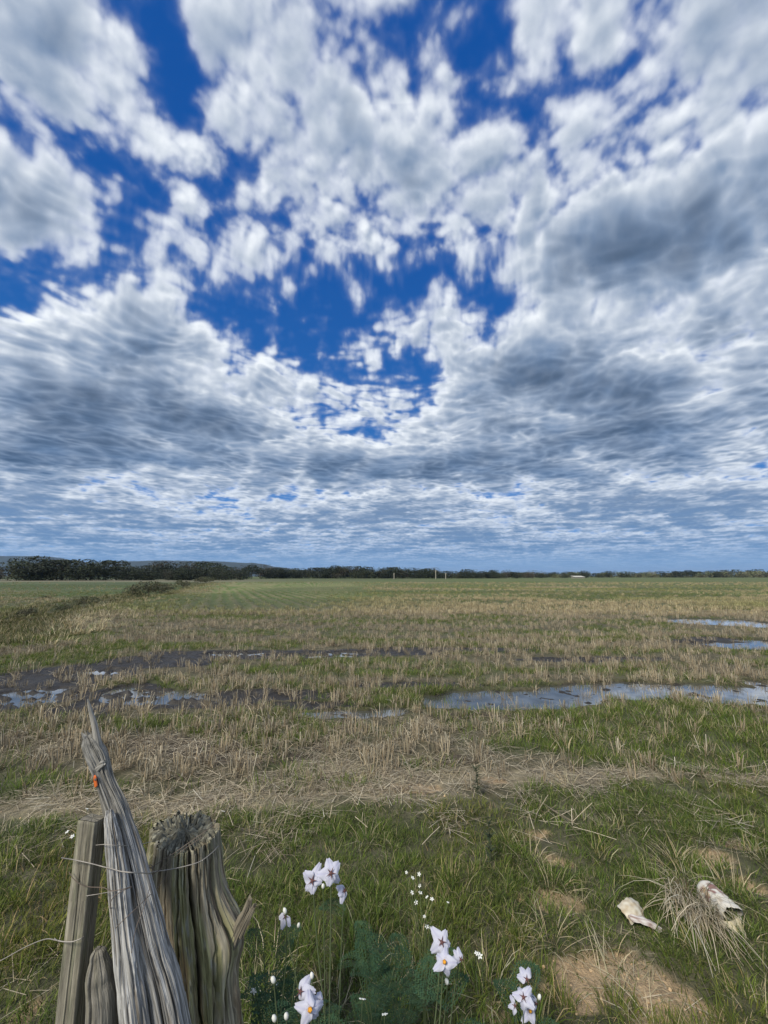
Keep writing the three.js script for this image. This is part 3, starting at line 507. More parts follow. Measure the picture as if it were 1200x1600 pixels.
{
  const r = rng(404);
  const pick = (w) => { let q = r() * w.reduce((a, b) => a + b); for (let i = 0; i < w.length; i++) { q -= w[i]; if (q < 0) return i; } return 0; };
  // left: the nearest wood, about 160 m off
  const L = { name: 'trees of the dark wood at left', where: 'in the dark wood below the ridge at left' };
  for (let x = -186; x < -62; x += 2.2 + 1.4 * r()) { const back = r() < 0.45, z = -158 - (back ? 6 + 7 * r() : 3 * r()) - 0.16 * (x + 120) * 1; const edge = lerp(1, 0.78, smooth(-112, -80, x)); plantTree(pick([6, 2, 1.6, 0.5, 0]), r, x, z, (back ? 6.2 : 5.0) * edge * (0.82 + 0.4 * r()), null, L); }
  for (const [x, z, h, lab] of [[-134.5, -157, 8.8, 'tallest spreading tree, standing above the dark wood at left'], [-127, -160, 7.8, 'spreading tree just right of the tallest in the left wood'], [-111, -162, 7.6, 'flat-topped tree at the right end of the left wood']]) plantTree(3, r, x, z, h, lab, { name: L.name });
  // middle: a long level wood, 230 to 290 m off
  const Cn = { name: 'trees of the long wood along the middle of the horizon', where: 'in the long wood along the middle of the horizon' };
  for (let x = -128; x < 112; x += 1.7 + 1.2 * r()) { const back = r() < 0.5, z = lerp(-205, -292, smooth(-128, -60, x)) - (back ? 5 + 8 * r() : 3 * r()); plantTree(pick([5, 2, 3.2, 0.8, 0]), r, x, z, lerp(8.0, 5.2, smooth(-40, 105, x)) * (back ? 1 : 0.8) * (0.75 + 0.42 * r()), null, Cn); }
  // right: a paler wood farther off
  const Rt = { name: 'trees of the pale far wood at right', where: 'in the far wood along the right of the horizon' };
  for (let x = 118; x < 560; x += 2.4 + 1.8 * r()) { const z = -470 - 26 * r(); plantTree(pick([1.3, 2.2, 1.0, 0.6, 4]), r, x, z, 7.4 * (0.65 + 0.5 * r()) * lerp(0.92, 1.2, smooth(300, 480, x)), null, Rt); }
  for (let x = 120; x < 180; x += 5 + 3 * r()) plantTree(pick([3, 2, 1, 0, 1]), r, x, -352 - 10 * r(), 3.9 + 1.2 * r(), null, { name: Cn.name, where: 'at the right end of the long dark wood' });
  // three pale bare trunks before the middle wood
  for (const [x, h, lab] of [[5.9, 3.5, 'short pale bare trunk before the middle of the long wood'], [30.6, 5.4, 'tallest pale bare trunk before the long wood'], [36.5, 3.6, 'pale bare trunk just right of the tallest one']]) {
    const t = thing('bare_trunk', lab, 'dead tree', [x, -0.1, -240], 0, 'pale trunks before the long wood');
    const pts = [[0, 0, 0], [0.08, h * 0.5, 0], [-0.03, h * 0.8, 0.05], [0.1, h, 0]].map((p) => new THREE.Vector3(...p)); const g = new THREE.TubeGeometry(new THREE.CatmullRomCurve3(pts), 8, 0.26, 7); part('trunk', g, paleBarkM, t);
    part('limb', new THREE.TubeGeometry(new THREE.CatmullRomCurve3([new THREE.Vector3(0, h * 0.66, 0), new THREE.Vector3(0.4, h * 0.82, 0.1), new THREE.Vector3(0.55, h * 0.97, 0.1)]), 6, 0.09, 6), paleBarkM, t);
  }
  // a low shed with a pale sloping roof at the foot of the far wood
  {
    const t = thing('farm_shed', 'low shed with a pale roof before the far wood at right', 'shed', [146, 0, -305], 0.2);
    const wallM = new THREE.MeshStandardMaterial({ color: lin(0.28, 0.26, 0.2), roughness: 0.9 }), roofM = new THREE.MeshStandardMaterial({ color: lin(0.52, 0.50, 0.43), roughness: 0.7 });
    for (const [w, h, d, x, y, z] of [[8.4, 0.9, 0.14, 0, 0.45, 2.0], [8.4, 1.5, 0.14, 0, 0.75, -2.0], [0.14, 1.1, 3.86, -4.13, 0.55, 0], [0.14, 1.1, 3.86, 4.13, 0.55, 0]]) { const g = new THREE.BoxGeometry(w, h, d); g.translate(x, y, z); part('wall', g, wallM, t); }
    const g = new THREE.BoxGeometry(9.2, 0.09, 4.9); g.rotateX(0.19); g.translate(0, 1.42, 0); part('roof', g, roofM, t);
  }
}
// bushes in and beside the ditch at left
{
  const r = rng(505), bushShapes = [21, 22, 23].map((s) => treeShapes(s * 7, { h: 1, w: 1.25, low: 0.02, lobes: 9, leaves: 1100, leaf: 0.045, cols: [[0.055, 0.066, 0.028], [0.07, 0.075, 0.035], [0.085, 0.08, 0.045]] }));
  const bush = (x, z, h, label) => { const t = thing('bush', label, 'bush', [x, -0.12, z], r() * 6.283, 'bushes along the ditch'); const s = bushShapes[Math.floor(r() * 3)]; t.scale.set(h * (1 + 0.4 * r()), h, h * (1 + 0.4 * r())); part('crown', s[0], leafM, t); part('stem', s[1], barkM, t); };
  bush(-22.6, -39.3, 1.3, 'largest dark bush standing by the ditch at left'); bush(-24.2, -39.5, 0.9, 'dark bush against the left of the largest one by the ditch'); bush(-21.4, -39.0, 1.1, 'dark bush against the right of the largest one by the ditch');
  bush(-30.2, -61, 1.25, 'round dark bush farther along the ditch, second in size'); bush(-33, -60, 0.8, 'low bush left of the round bush farther along the ditch'); bush(-45.5, -101, 1.5, 'small dark bush at the far end of the ditch, nearest of three'); bush(-47.5, -109, 1.6, 'small dark bush at the far end of the ditch, middle of three'); bush(-51, -116, 1.6, 'small dark bush at the far end of the ditch, last of three');
  bush(-15.9, -18.3, 0.42, 'low dark bush in the near end of the ditch by the left edge'); bush(-18.9, -25.8, 0.55, 'low spreading bush in the ditch, halfway to the largest bush'); bush(-16.8, -21.5, 0.4, 'small bush in the ditch between two low bushes'); bush(-25.8, -31, 0.35, 'small bush alone on the pasture beyond the ditch');
  // rank grass in the ditch and a bank of pale dry grass before it
  const rank = scatter(121, [[10, 22, 14], [22, 45, 6], [45, 115, 1.3]], (x, z, q) => { if (x > -4) return 0; const s = ditchSide(x, z), d = -z; return q() < 1 - smooth(0.5, 2.2 + d * 0.02, Math.abs(s)) ? 0.7 + 0.9 * q() : 0; });
  cover('ditch_grass', 'rank_tuft', 'rank dark grass growing in the ditch at left', 'grass', five(grassTuft, { n: 50, h: 0.16, spread: 0.2, dry: 0.3, lean: 0.35, bend: 0.8, wid: 0.012, greens: [[0.09, 0.105, 0.04], [0.12, 0.125, 0.05], [0.075, 0.085, 0.036]] }), bladeM, rank, 21, (x, z, v) => 0.75 + 0.5 * v);
  const hay = scatter(122, [[10, 24, 10]], (x, z, q) => { if (x > -7) return 0; const s = ditchSide(x, z); return q() < smooth(0.6, 1.3, s) * (1 - smooth(2.2, 4.2, s)) * smooth(-0.2, 0.3, noise3(x * 0.4, z * 0.4, 71)) ? 0.8 + 0.6 * q() : 0; });
  cover('dry_grass_bank', 'hay_tuft', 'pale dry grass bent over along the near side of the ditch', 'dry grass', five(grassTuft, { n: 60, h: 0.2, spread: 0.2, dry: 0.9, lean: 0.8, bend: 1.3, wid: 0.011 }), strawM, hay, 22, (x, z, v) => 0.95 + 0.4 * v);
}

// ---------------------------------------------------------------- the old fence corner at left: posts, log, stump, wire
const grainT = tile(512, 4, 6, 301, 0.7), grainF = tile(512, 32, 4, 302, 0.7);
const grainMap = greyTexture(512, (u, v) => 0.80 + 0.20 * tap(grainT, 0, u * 8, v) + 0.14 * tap(grainF, 0, u * 2, v * 0.25)), grainBump = greyTexture(512, (u, v) => 0.5 + 0.34 * tap(grainT, 0, u * 8, v) + 0.24 * tap(grainF, 0, u * 2, v * 0.25), { srgb: false });
const woodM = new THREE.MeshStandardMaterial({ vertexColors: true, map: grainMap, bumpMap: grainBump, bumpScale: 0.003, roughness: 0.9 });
// a round or squared timber along a path of [x, y, z, radius], base first; radius(th, y, t) scales it, dent(th, y, t) is added (metres); th 0 points to +x, th pi/2 towards the camera
function timber(path, { nT = 160, nTh = 160, capRows = 14, form = () => 1, dent = () => 0, cap = () => 0, color, round = 0.006, capColor }) {
  const curve = new THREE.CatmullRomCurve3(path.map((p) => new THREE.Vector3(p[0], p[1], p[2])), false, 'catmullrom', 0.5), N = path.length - 1;
  const P = [], K = [], U = [], I = [];
  const len = curve.getLength(), rows = nT + capRows + 1;
  const rad = (t) => { const f = clamp(t) * N, i = Math.min(N - 1, Math.floor(f)); return lerp(path[i][3], path[i + 1][3], smooth(0, 1, f - i)); };
  const T = new THREE.Vector3(), Bx = new THREE.Vector3(), Bz = new THREE.Vector3(), O = new THREE.Vector3();
  for (let j = 0; j < rows; j++) {
    const onCap = j > nT, t = onCap ? 1 : j / nT, rho = onCap ? 1 - (j - nT) / capRows : 1;
    curve.getPoint(t, O); curve.getTangent(Math.min(t, 0.999), T).normalize();
    Bx.set(1, 0, 0).addScaledVector(T, -T.x).normalize(); Bz.crossVectors(Bx, T).normalize();
    for (let i = 0; i <= nTh; i++) {
      const th = i / nTh * Math.PI * 2, a = i === nTh ? 0 : th, c = Math.cos(a), s = Math.sin(a), y = O.y;
      const dd = dent(a, y, t), edge = onCap ? 1 : 1 - Math.max(0, (t * len - (len - round)) / round) * 0.12, R = Math.max(0.0006, rad(t) * form(a, y, t) + dd) * edge * rho;
      const up = onCap ? cap(a, rho, R) : (t > 0.97 ? cap(a, 1, R) * smooth(0.97, 1, t) : 0);
      P.push(O.x + Bx.x * c * R + Bz.x * s * R + T.x * up, O.y + Bx.y * c * R + Bz.y * s * R + T.y * up, O.z + Bx.z * c * R + Bz.z * s * R + T.z * up);
      K.push(...(onCap && capColor ? capColor(a, rho) : color(a, y, t, dd))); U.push(th * path[0][3] * 2, onCap ? t * len + (1 - rho) * 0.1 : t * len);
    }
  }
  const w = nTh + 1;
  for (let j = 0; j < rows - 1; j++) for (let i = 0; i < nTh; i++) { const a = j * w + i; I.push(a, a + 1, a + w, a + 1, a + w + 1, a + w); }
  const g = new THREE.BufferGeometry(); g.setAttribute('position', new THREE.Float32BufferAttribute(P, 3)); g.setAttribute('color', new THREE.Float32BufferAttribute(K, 3)); g.setAttribute('uv', new THREE.Float32BufferAttribute(U, 2)); g.setIndex(I);
  g.computeVertexNormals();
  const n = g.attributes.normal; for (let j = 0; j < rows; j++) { const a = j * w, b = a + nTh; const x = n.getX(a) + n.getX(b), y = n.getY(a) + n.getY(b), z = n.getZ(a) + n.getZ(b), l = Math.hypot(x, y, z) || 1; n.setXYZ(a, x / l, y / l, z / l); n.setXYZ(b, x / l, y / l, z / l); }
  return g;
}
const ridge = (x, y, z) => { const q = 1 - Math.abs(noise3(x, y, z)); return q * q * q; };
// weathering checks: thin sharp splits along the grain that start and stop
const checks = (x, y, z, w = 0.05) => { const q = noise3(x, y, z) / w; return Math.exp(-q * q) * smooth(-0.25, 0.15, noise3(x * 0.6 + 7, y * 0.6, z * 2.3 + 3)); };
const angle = (a, b) => { let d = a - b; while (d > Math.PI) d -= 2 * Math.PI; while (d < -Math.PI) d += 2 * Math.PI; return d; };
// cracks: [angle at the top, drift per metre down, half width, depth, from height, to height]
const cracked = (list, R) => (a, y) => { let s = 0; for (const [a0, drift, w, dep, y0, y1, seed = 1] of list) { if (y < y0 || y > y1) continue; const q = angle(a, a0 + drift * (1 - y) + 0.09 * noise3(y * 7, seed * 3.1, 0.5) + 0.03 * noise3(y * 26, seed, 7)) * R / w, f = smooth(y0, y0 + 0.05, y) * (1 - smooth(y1 - 0.03, y1, y)); if (Math.abs(q) < 3) s -= dep * f * Math.exp(-q * q); } return s; };

// the big weathered stump of a corner post
{
  const t = thing('fence_stump', 'thick weathered stump post, deeply cracked, with yellow-green lichen', 'post');
  const cr = cracked([[0.98, -0.10, 0.0029, 0.075, 0.0, 1.0, 1], [0.52, 0.25, 0.0018, 0.027, 0.1, 0.97, 2], [0.20, 0.5, 0.0017, 0.020, 0.1, 0.90, 3], [1.32, 0.1, 0.0017, 0.020, 0.62, 1.0, 4], [1.65, 0.0, 0.0017, 0.018, 0.7, 1.0, 5], [0.76, 0.1, 0.0017, 0.022, 0.74, 1.0, 6], [1.15, 0.0, 0.0017, 0.016, 0.80, 1.0, 13], [2.1, 0.1, 0.0017, 0.008, 0.3, 0.93, 7], [2.6, 0.1, 0.0017, 0.012, 0.2, 0.99, 8], [0.3, 0.7, 0.0017, 0.012, 0.3, 0.72, 9], [3.6, 0, 0.0017, 0.012, 0.1, 1, 10], [4.8, 0, 0.0017, 0.012, 0.1, 1, 11], [-0.2, 0.4, 0.0017, 0.014, 0.2, 0.75, 12]], 0.1);
  const dent = (a, y) => {
    const c = Math.cos(a), s = Math.sin(a), w = 0.5 * noise3(c * 1.2, s * 1.2, y * 3);
    let d = -0.0034 * checks(c * 13, s * 13 + w, y * 2.6 + 4, 0.06) - 0.0026 * checks(c * 27, s * 27, y * 4 + 9, 0.09) - 0.0016 * ridge(c * 40, s * 40, y * 9) + 0.007 * noise3(c * 1.6, s * 1.6, y * 2.4) + 0.0030 * noise3(c * 12, s * 12, y * 9) + 0.0018 * noise3(c * 30, s * 30, y * 26);
    d -= 0.007 * smooth(0.16, 0.24, noise3(c * 6, s * 6, y * 4 + 3) + 0.25 * noise3(c * 22, s * 22, y * 9));    // where flakes of the sapwood have come away
    d += Math.exp(-((angle(a, 0.15) / 0.55) ** 2)) * (0.058 * Math.exp(-(((y - 0.665) / 0.085) ** 2)) + 0.035 * smooth(0.74, 0.58, y)) * (0.75 + 0.25 * noise3(c * 3, s * 3, y * 8));   // the shoulder where a branch left the trunk
    d -= 0.02 * Math.exp(-((angle(a, 1.0) / 0.25) ** 2) - ((y - 0.48) / 0.07) ** 2);
    return d + cr(a, y);
  };
  const color = (a, y) => {
    const c = Math.cos(a), s = Math.sin(a), st = noise3(c * 9, s * 9, y * 1.1), f = noise3(c * 26, s * 26, y * 4), b = noise3(c * 2.2, s * 2.2, y * 3.5);
    let k = mix3([0.45, 0.385, 0.26], [0.66, 0.59, 0.43], smooth(-0.4, 0.5, st + 0.4 * f));
    k = mix3(k, [0.24, 0.185, 0.125], 0.6 * smooth(0.1, 0.6, noise3(c * 6, s * 6, y * 2 + 9) + 0.3 * f));
    k = mix3(k, [0.55, 0.53, 0.25], 0.85 * smooth(-0.08, 0.3, b * 0.6 + 0.45 * noise3(c * 12 + 5, s * 12, y * 3) + 0.25 * Math.exp(-((angle(a, 0.85) / 0.4) ** 2))));
    k = mix3(k, [0.30, 0.165, 0.075], 0.7 * smooth(0.05, 0.45, noise3(c * 3 + 4, s * 3, y * 4 + 2) * 0.7 + 0.3 * Math.exp(-((angle(a, 1.75) / 0.3) ** 2) - ((y - 0.76) / 0.1) ** 2) - 0.05));
    k = mix3(k, [0.32, 0.31, 0.24], 0.6 * smooth(0.82, 0.95, y + 0.06 * st));
    k = mix3(k, [0.62, 0.61, 0.50], 0.85 * smooth(0.34, 0.44, noise3(c * 16 + 2, s * 16, y * 22)) * smooth(-0.2, 0.3, b));   // crusts of pale lichen
    k = mix3(k, [0.12, 0.085, 0.055], 0.8 * smooth(0.22, 0.5, noise3(c * 20, s * 20 + 6, y * 2.2)));
    const v = 1 + 0.25 * f; return k.map((e) => e * v);
  };
  const cap = (a, rho, R) => { const c = Math.cos(a) * rho, s = Math.sin(a) * rho; return 0.006 * noise3(c * 2.2, s * 2.2, 3) + 0.014 * noise3(c * 6, s * 6, 5) + 0.006 * noise3(c * 17, s * 17, 6) - 0.03 * checks(Math.cos(a) * 4, Math.sin(a) * 4, rho * 0.6, 0.08) * smooth(0.1, 0.4, rho) - 0.008 * ridge(Math.cos(a) * 5, Math.sin(a) * 5, rho * 0.5) * smooth(0.15, 0.5, rho) - 0.012 * smooth(0.9, 0.2, rho) * (0.6 + noise3(c * 4, s * 4, 9)) - 0.028 * c; };
  part('trunk', timber([[-0.47, -0.15, -1.36, 0.125], [-0.50, 0.2, -1.36, 0.112], [-0.535, 0.45, -1.36, 0.103], [-0.578, 0.68, -1.36, 0.106], [-0.602, 0.84, -1.36, 0.104], [-0.607, 0.935, -1.36, 0.096]], { nT: 380, nTh: 640, capRows: 36, dent, color, cap, capColor: (a, rho) => { const c = Math.cos(a) * rho, s = Math.sin(a) * rho, f = noise3(c * 9, s * 9, 3), k = mix3([0.20, 0.19, 0.14], [0.36, 0.35, 0.27], smooth(-0.3, 0.5, f + noise3(Math.cos(a) * 8, Math.sin(a) * 8, 2))); return k; } }), woodM, t);
  const stubColor = (a, y, q) => { const f = noise3(Math.cos(a) * 5, Math.sin(a) * 5, y * 20); return mix3([0.25, 0.21, 0.155], [0.40, 0.36, 0.27], 0.5 + 0.6 * f); }, stubDent = (a, y) => -0.004 * ridge(Math.cos(a) * 3, Math.sin(a) * 3, y * 8) + 0.003 * noise3(Math.cos(a) * 2, Math.sin(a) * 2, y * 20);
  part('branch_stub', timber([[-0.435, 0.66, -1.33, 0.020], [-0.412, 0.715, -1.325, 0.016], [-0.397, 0.748, -1.32, 0.0125], [-0.386, 0.780, -1.315, 0.009]], { nT: 80, nTh: 90, dent: stubDent, color: stubColor, cap: (a) => 0.008 * Math.sin(a * 2) }), woodM, t);
  part('branch_stub', timber([[-0.410, 0.69, -1.318, 0.012], [-0.388, 0.738, -1.308, 0.010], [-0.370, 0.772, -1.305, 0.0065]], { nT: 70, nTh: 80, dent: stubDent, color: stubColor, cap: (a) => 0.006 * Math.cos(a * 2 + 1) }), woodM, t);
}
// the bleached forked log that leans beside it
{
  const t = thing('leaning_log', 'tall bleached grey log with a broken forked tip, leaning by the stump', 'post');
  const mk = (seed, deep) => (a, y) => { const c = Math.cos(a), s = Math.sin(a), w = 0.6 * noise3(c, s, y * 4 + seed); return -deep * 0.5 * checks(c * 8 + seed + w, s * 8, y * 3.2, 0.07) - deep * 0.4 * checks(c * 19 + seed, s * 19, y * 5, 0.1) - 0.0009 * ridge(c * 28, s * 28 + seed, y * 9) + 0.006 * noise3(c * 1.4 + seed, s * 1.4, y * 6) + 0.0022 * noise3(c * 7, s * 7 + seed, y * 16) - 0.0035 * smooth(0.2, 0.28, noise3(c * 4 + seed, s * 4, y * 6) + 0.2 * noise3(c * 14, s * 14, y * 12)); };
  const col = (seed, up) => (a, y) => { const c = Math.cos(a), s = Math.sin(a), st = noise3(c * 6 + seed, s * 6, y * 1.6), f = noise3(c * 18, s * 18 + seed, y * 5); let k = mix3([0.45, 0.43, 0.39], [0.78, 0.765, 0.73], smooth(-0.5, 0.5, st + 0.5 * f)); k = mix3(k, [0.25, 0.20, 0.14], 0.75 * smooth(0.1, 0.5, noise3(c * 3 + seed, s * 3, y * 3.5) + 0.3 * f)); k = mix3(k, [0.16, 0.13, 0.10], 0.75 * smooth(0.25, 0.5, noise3(c * 12 + seed, s * 12, y * 2.4))); if (up) k = mix3(k, [0.36, 0.345, 0.30], smooth(1.0, 1.12, y) * 0.7); return k; };
  const dA = mk(3, 0.0048), dB = mk(11, 0.003);
  const crA = cracked([[1.1, 0.4, 0.0016, 0.022, 0.2, 1.0, 3], [0.5, 0.3, 0.0015, 0.02, 0.2, 0.8, 5], [1.7, 0.2, 0.0015, 0.02, 0.6, 1.2, 6]], 0.05);
  part('trunk', timber([[-0.35, -0.15, -1.15, 0.0603], [-0.43, 0.30, -1.15, 0.0525], [-0.528, 0.66, -1.15, 0.0441], [-0.582, 0.80, -1.15, 0.0386], [-0.640, 0.965, -1.15, 0.0316], [-0.690, 1.08, -1.155, 0.0263], [-0.741, 1.165, -1.16, 0.0193], [-0.772, 1.218, -1.165, 0.0209], [-0.792, 1.252, -1.165, 0.0186], [-0.803, 1.274, -1.165, 0.0100]], { nT: 420, nTh: 320, dent: (a, y) => dA(a, y) + crA(a, y), color: col(2, true), form: (a, y) => 1 + 0.22 * smooth(1.16, 1.23, y) * Math.abs(Math.cos(a)), cap: (a, rho) => 0.016 * noise3(Math.cos(a) * 3, Math.sin(a) * 3, 1) * rho + 0.012 * Math.cos(a + 2.6) * rho, round: 0.01 }), woodM, t);
  part('split_strand', timber([[-0.40, -0.15, -1.085, 0.0400], [-0.47, 0.30, -1.085, 0.0368], [-0.572, 0.68, -1.095, 0.0304], [-0.602, 0.78, -1.10, 0.0272], [-0.636, 0.91, -1.105, 0.0224], [-0.668, 1.034, -1.112, 0.0176], [-0.687, 1.09, -1.118, 0.0136], [-0.694, 1.113, -1.122, 0.0080]], { nT: 300, nTh: 160, dent: dB, color: (a, y) => col(7, false)(a, y).map((e) => e * 1.12), cap: (a) => 0.004 * Math.sin(a) }), woodM, t);
  part('broken_tip', timber([[-0.748, 1.17, -1.160, 0.010], [-0.765, 1.235, -1.162, 0.0095], [-0.785, 1.295, -1.165, 0.0075], [-0.803, 1.335, -1.168, 0.005], [-0.816, 1.366, -1.17, 0.0022]], { nT: 90, nTh: 48, dent: (a, y) => -0.0012 * ridge(Math.cos(a) * 2, Math.sin(a) * 2, y * 9), color: col(5, true) }), woodM, t);
  part('knot', timber([[-0.757, 1.198, -1.155, 0.012], [-0.746, 1.207, -1.152, 0.009], [-0.738, 1.212, -1.15, 0.006]], { nT: 40, nTh: 40, color: col(4, true), dent: (a, y) => 0.003 * noise3(Math.cos(a) * 2, Math.sin(a) * 2, y * 60), cap: (a, rho) => 0.003 * rho * Math.sin(a * 2) }), woodM, t);
}
// the sawn square picket and the short round stub behind it
{
  const square = (a) => { const c = Math.abs(Math.cos(a)), s = Math.abs(Math.sin(a)), n = 9; return Math.pow(c ** n + s ** n, -1 / n); };
  const t = thing('square_picket', 'sawn square timber picket bound with wire, leftmost of the posts', 'post');
  const cr = cracked([[1.62, 0.0, 0.0012, 0.004, 0.3, 1.0, 2], [0.1, 0.0, 0.0012, 0.004, 0.5, 1.1, 5]], 0.03);
  part('shaft', timber([[-0.739, -0.15, -1.122, 0.0238], [-0.739, 0.4, -1.122, 0.0238], [-0.7385, 0.8, -1.122, 0.0238], [-0.7375, 1.096, -1.122, 0.0238]], { nT: 240, nTh: 256, form: square, round: 0.004, dent: (a, y) => -0.0010 * ridge(Math.cos(a) * 6, Math.sin(a) * 6, y * 1.2) - 0.0006 * ridge(Math.cos(a) * 16, Math.sin(a) * 16, y * 2.2) + 0.0008 * noise3(Math.cos(a) * 2, Math.sin(a) * 2, y * 7) + cr(a, y),
    color: (a, y) => { const c = Math.cos(a), s = Math.sin(a), st = noise3(c * 8, s * 8, y * 1.2), b = noise3(c * 2, s * 2, y * 6); let k = mix3([0.31, 0.28, 0.21], [0.45, 0.41, 0.315], smooth(-0.5, 0.5, st + 0.4 * b)); return mix3(k, [0.30, 0.31, 0.19], 0.5 * smooth(0.0, 0.5, noise3(c * 3 + 8, s * 3, y * 9))); }, cap: (a, rho, R) => 0.005 * Math.sin(a) * rho - 0.004 * Math.cos(a) * rho, capColor: (a, rho) => { const f = noise3(Math.cos(a) * rho * 4, Math.sin(a) * rho * 4, 2); return [0.38 + 0.08 * f, 0.345 + 0.08 * f, 0.265 + 0.06 * f]; } }), woodM, t);
  const u = thing('short_stub', 'short split round stub standing between the picket and the log', 'post');
  const dS = (a, y) => -0.002 * checks(Math.cos(a) * 7 + 5, Math.sin(a) * 7, y * 3, 0.08) - 0.001 * ridge(Math.cos(a) * 20, Math.sin(a) * 20, y * 8) + 0.002 * noise3(Math.cos(a) * 2, Math.sin(a) * 2, y * 8), crS = cracked([[1.75, 0, 0.0022, 0.03, 0, 1, 4]], 0.033);
  part('shaft', timber([[-0.640, -0.15, -1.10, 0.038], [-0.648, 0.4, -1.10, 0.036], [-0.652, 0.68, -1.10, 0.033], [-0.668, 0.77, -1.10, 0.028], [-0.676, 0.815, -1.10, 0.017], [-0.679, 0.83, -1.10, 0.006]], { nT: 220, nTh: 130, dent: (a, y) => dS(a, y) + crS(a, y), color: (a, y) => { const c = Math.cos(a), s = Math.sin(a), st = noise3(c * 6, s * 6, y * 2), f = noise3(c * 3 + 4, s * 3, y * 8); return mix3(mix3([0.30, 0.275, 0.225], [0.46, 0.43, 0.36], 0.5 + 0.6 * st), [0.27, 0.24, 0.15], 0.5 * smooth(0, 0.5, f)); } }), woodM, u);
}
// fence wire
const wireM = new THREE.MeshStandardMaterial({ color: lin(0.36, 0.33, 0.29), metalness: 0.3, roughness: 0.55 }), rustM = new THREE.MeshStandardMaterial({ color: lin(0.16, 0.125, 0.10), metalness: 0.2, roughness: 0.75 });
function wire(label, pts, material, radius = 0.0012, seed = 1) {
  const r = rng(seed * 991), v = pts.map((p) => new THREE.Vector3(p[0] + (r() - 0.5) * 0.002, p[1] + (r() - 0.5) * 0.002, p[2]));
  const m = new THREE.Mesh(new THREE.TubeGeometry(new THREE.CatmullRomCurve3(v), Math.max(40, pts.length * 14), radius, 7), material); m.name = numbered('fence_wire'); m.castShadow = m.receiveShadow = true; scene.add(m); tag(m, label, 'wire', 'old wires of the fence corner'); return m;
}
const WIRES = [
  ['pale wire running from the picket across the log to the stump', [[-0.771,1.034,-1.075],[-0.752,1.025,-1.085],[-0.706,1.015,-1.088],[-0.681,1.008,-1.090],[-0.644,1.013,-1.072],[-0.617,1.015,-1.062],[-0.593,1.014,-1.060],[-0.581,0.996,-1.085],[-0.591,0.961,-1.140],[-0.618,0.909,-1.225],[-0.595,0.902,-1.242],[-0.550,0.907,-1.250],[-0.518,0.905,-1.270],[-0.501,0.903,-1.310],[-0.503,0.890,-1.360]], wireM, 0.00119],
  ['dark wire slanting from the knot up over the stump top', [[-0.614,0.951,-1.160],[-0.634,0.915,-1.235],[-0.589,0.937,-1.245],[-0.537,0.969,-1.250],[-0.504,0.988,-1.262],[-0.500,0.979,-1.310],[-0.526,0.951,-1.380]], rustM, 0.00102],
  ['second dark wire slanting low across the stump face', [[-0.624,0.910,-1.200],[-0.607,0.910,-1.240],[-0.559,0.947,-1.244],[-0.510,0.976,-1.260]], rustM, 0.00085],
  ['thin wire between picket and stump, highest of all', [[-0.705,1.051,-1.095],[-0.680,1.056,-1.086],[-0.653,1.054,-1.088],[-0.646,1.029,-1.130],[-0.652,0.990,-1.200],[-0.662,0.954,-1.270]], wireM, 0.00076],
  ['rusty wire wound loosely round the picket below the pale one', [[-0.760,0.996,-1.090],[-0.747,0.984,-1.088],[-0.727,0.970,-1.088],[-0.708,0.962,-1.092],[-0.677,0.961,-1.092],[-0.634,0.976,-1.060],[-0.609,0.980,-1.060],[-0.597,0.975,-1.075]], rustM, 0.00085],
  ['thin wire from the picket to the log, lowest of the upper group', [[-0.711,0.947,-1.088],[-0.689,0.947,-1.090],[-0.646,0.970,-1.064],[-0.629,0.974,-1.060]], wireM, 0.00076],
  ['rusty wire looped over the log and down to the left', [[-0.591,0.896,-1.235],[-0.598,0.889,-1.200],[-0.577,0.929,-1.100],[-0.586,0.930,-1.062],[-0.602,0.915,-1.055],[-0.618,0.899,-1.060]], rustM, 0.00085],
  ['rusty wire curling round the left of the log', [[-0.597,0.973,-1.075],[-0.609,0.978,-1.056],[-0.626,0.965,-1.056],[-0.641,0.940,-1.070],[-0.658,0.905,-1.100]], rustM, 0.00085],
  ['dark wire end hanging down the front of the log', [[-0.614,0.916,-1.200],[-0.580,0.935,-1.120],[-0.568,0.925,-1.080],[-0.566,0.909,-1.055],[-0.569,0.883,-1.050],[-0.570,0.858,-1.050]], rustM, 0.00076],
  ['pale ring of wire low on the picket', [[-0.797,0.834,-1.120],[-0.769,0.852,-1.090],[-0.749,0.854,-1.084],[-0.726,0.856,-1.083],[-0.711,0.859,-1.086],[-0.728,0.840,-1.120]], wireM, 0.00119],
  ['grey twine trailing left from the ring of wire low on the picket', [[-1.020,0.706,-1.200],[-0.965,0.737,-1.190],[-0.904,0.776,-1.170],[-0.836,0.816,-1.140],[-0.767,0.853,-1.088]], wireM, 0.00102],
  ['twisted knot of wire between the log and the stump', [[-0.622,0.956,-1.160],[-0.620,0.925,-1.190],[-0.625,0.913,-1.225],[-0.630,0.935,-1.200],[-0.625,0.932,-1.180],[-0.614,0.913,-1.200],[-0.620,0.940,-1.200],[-0.621,0.948,-1.160]], rustM, 0.00094],
];
WIRES.forEach(([label, pts, m, q], i) => wire(label, pts, m, q, i + 1));
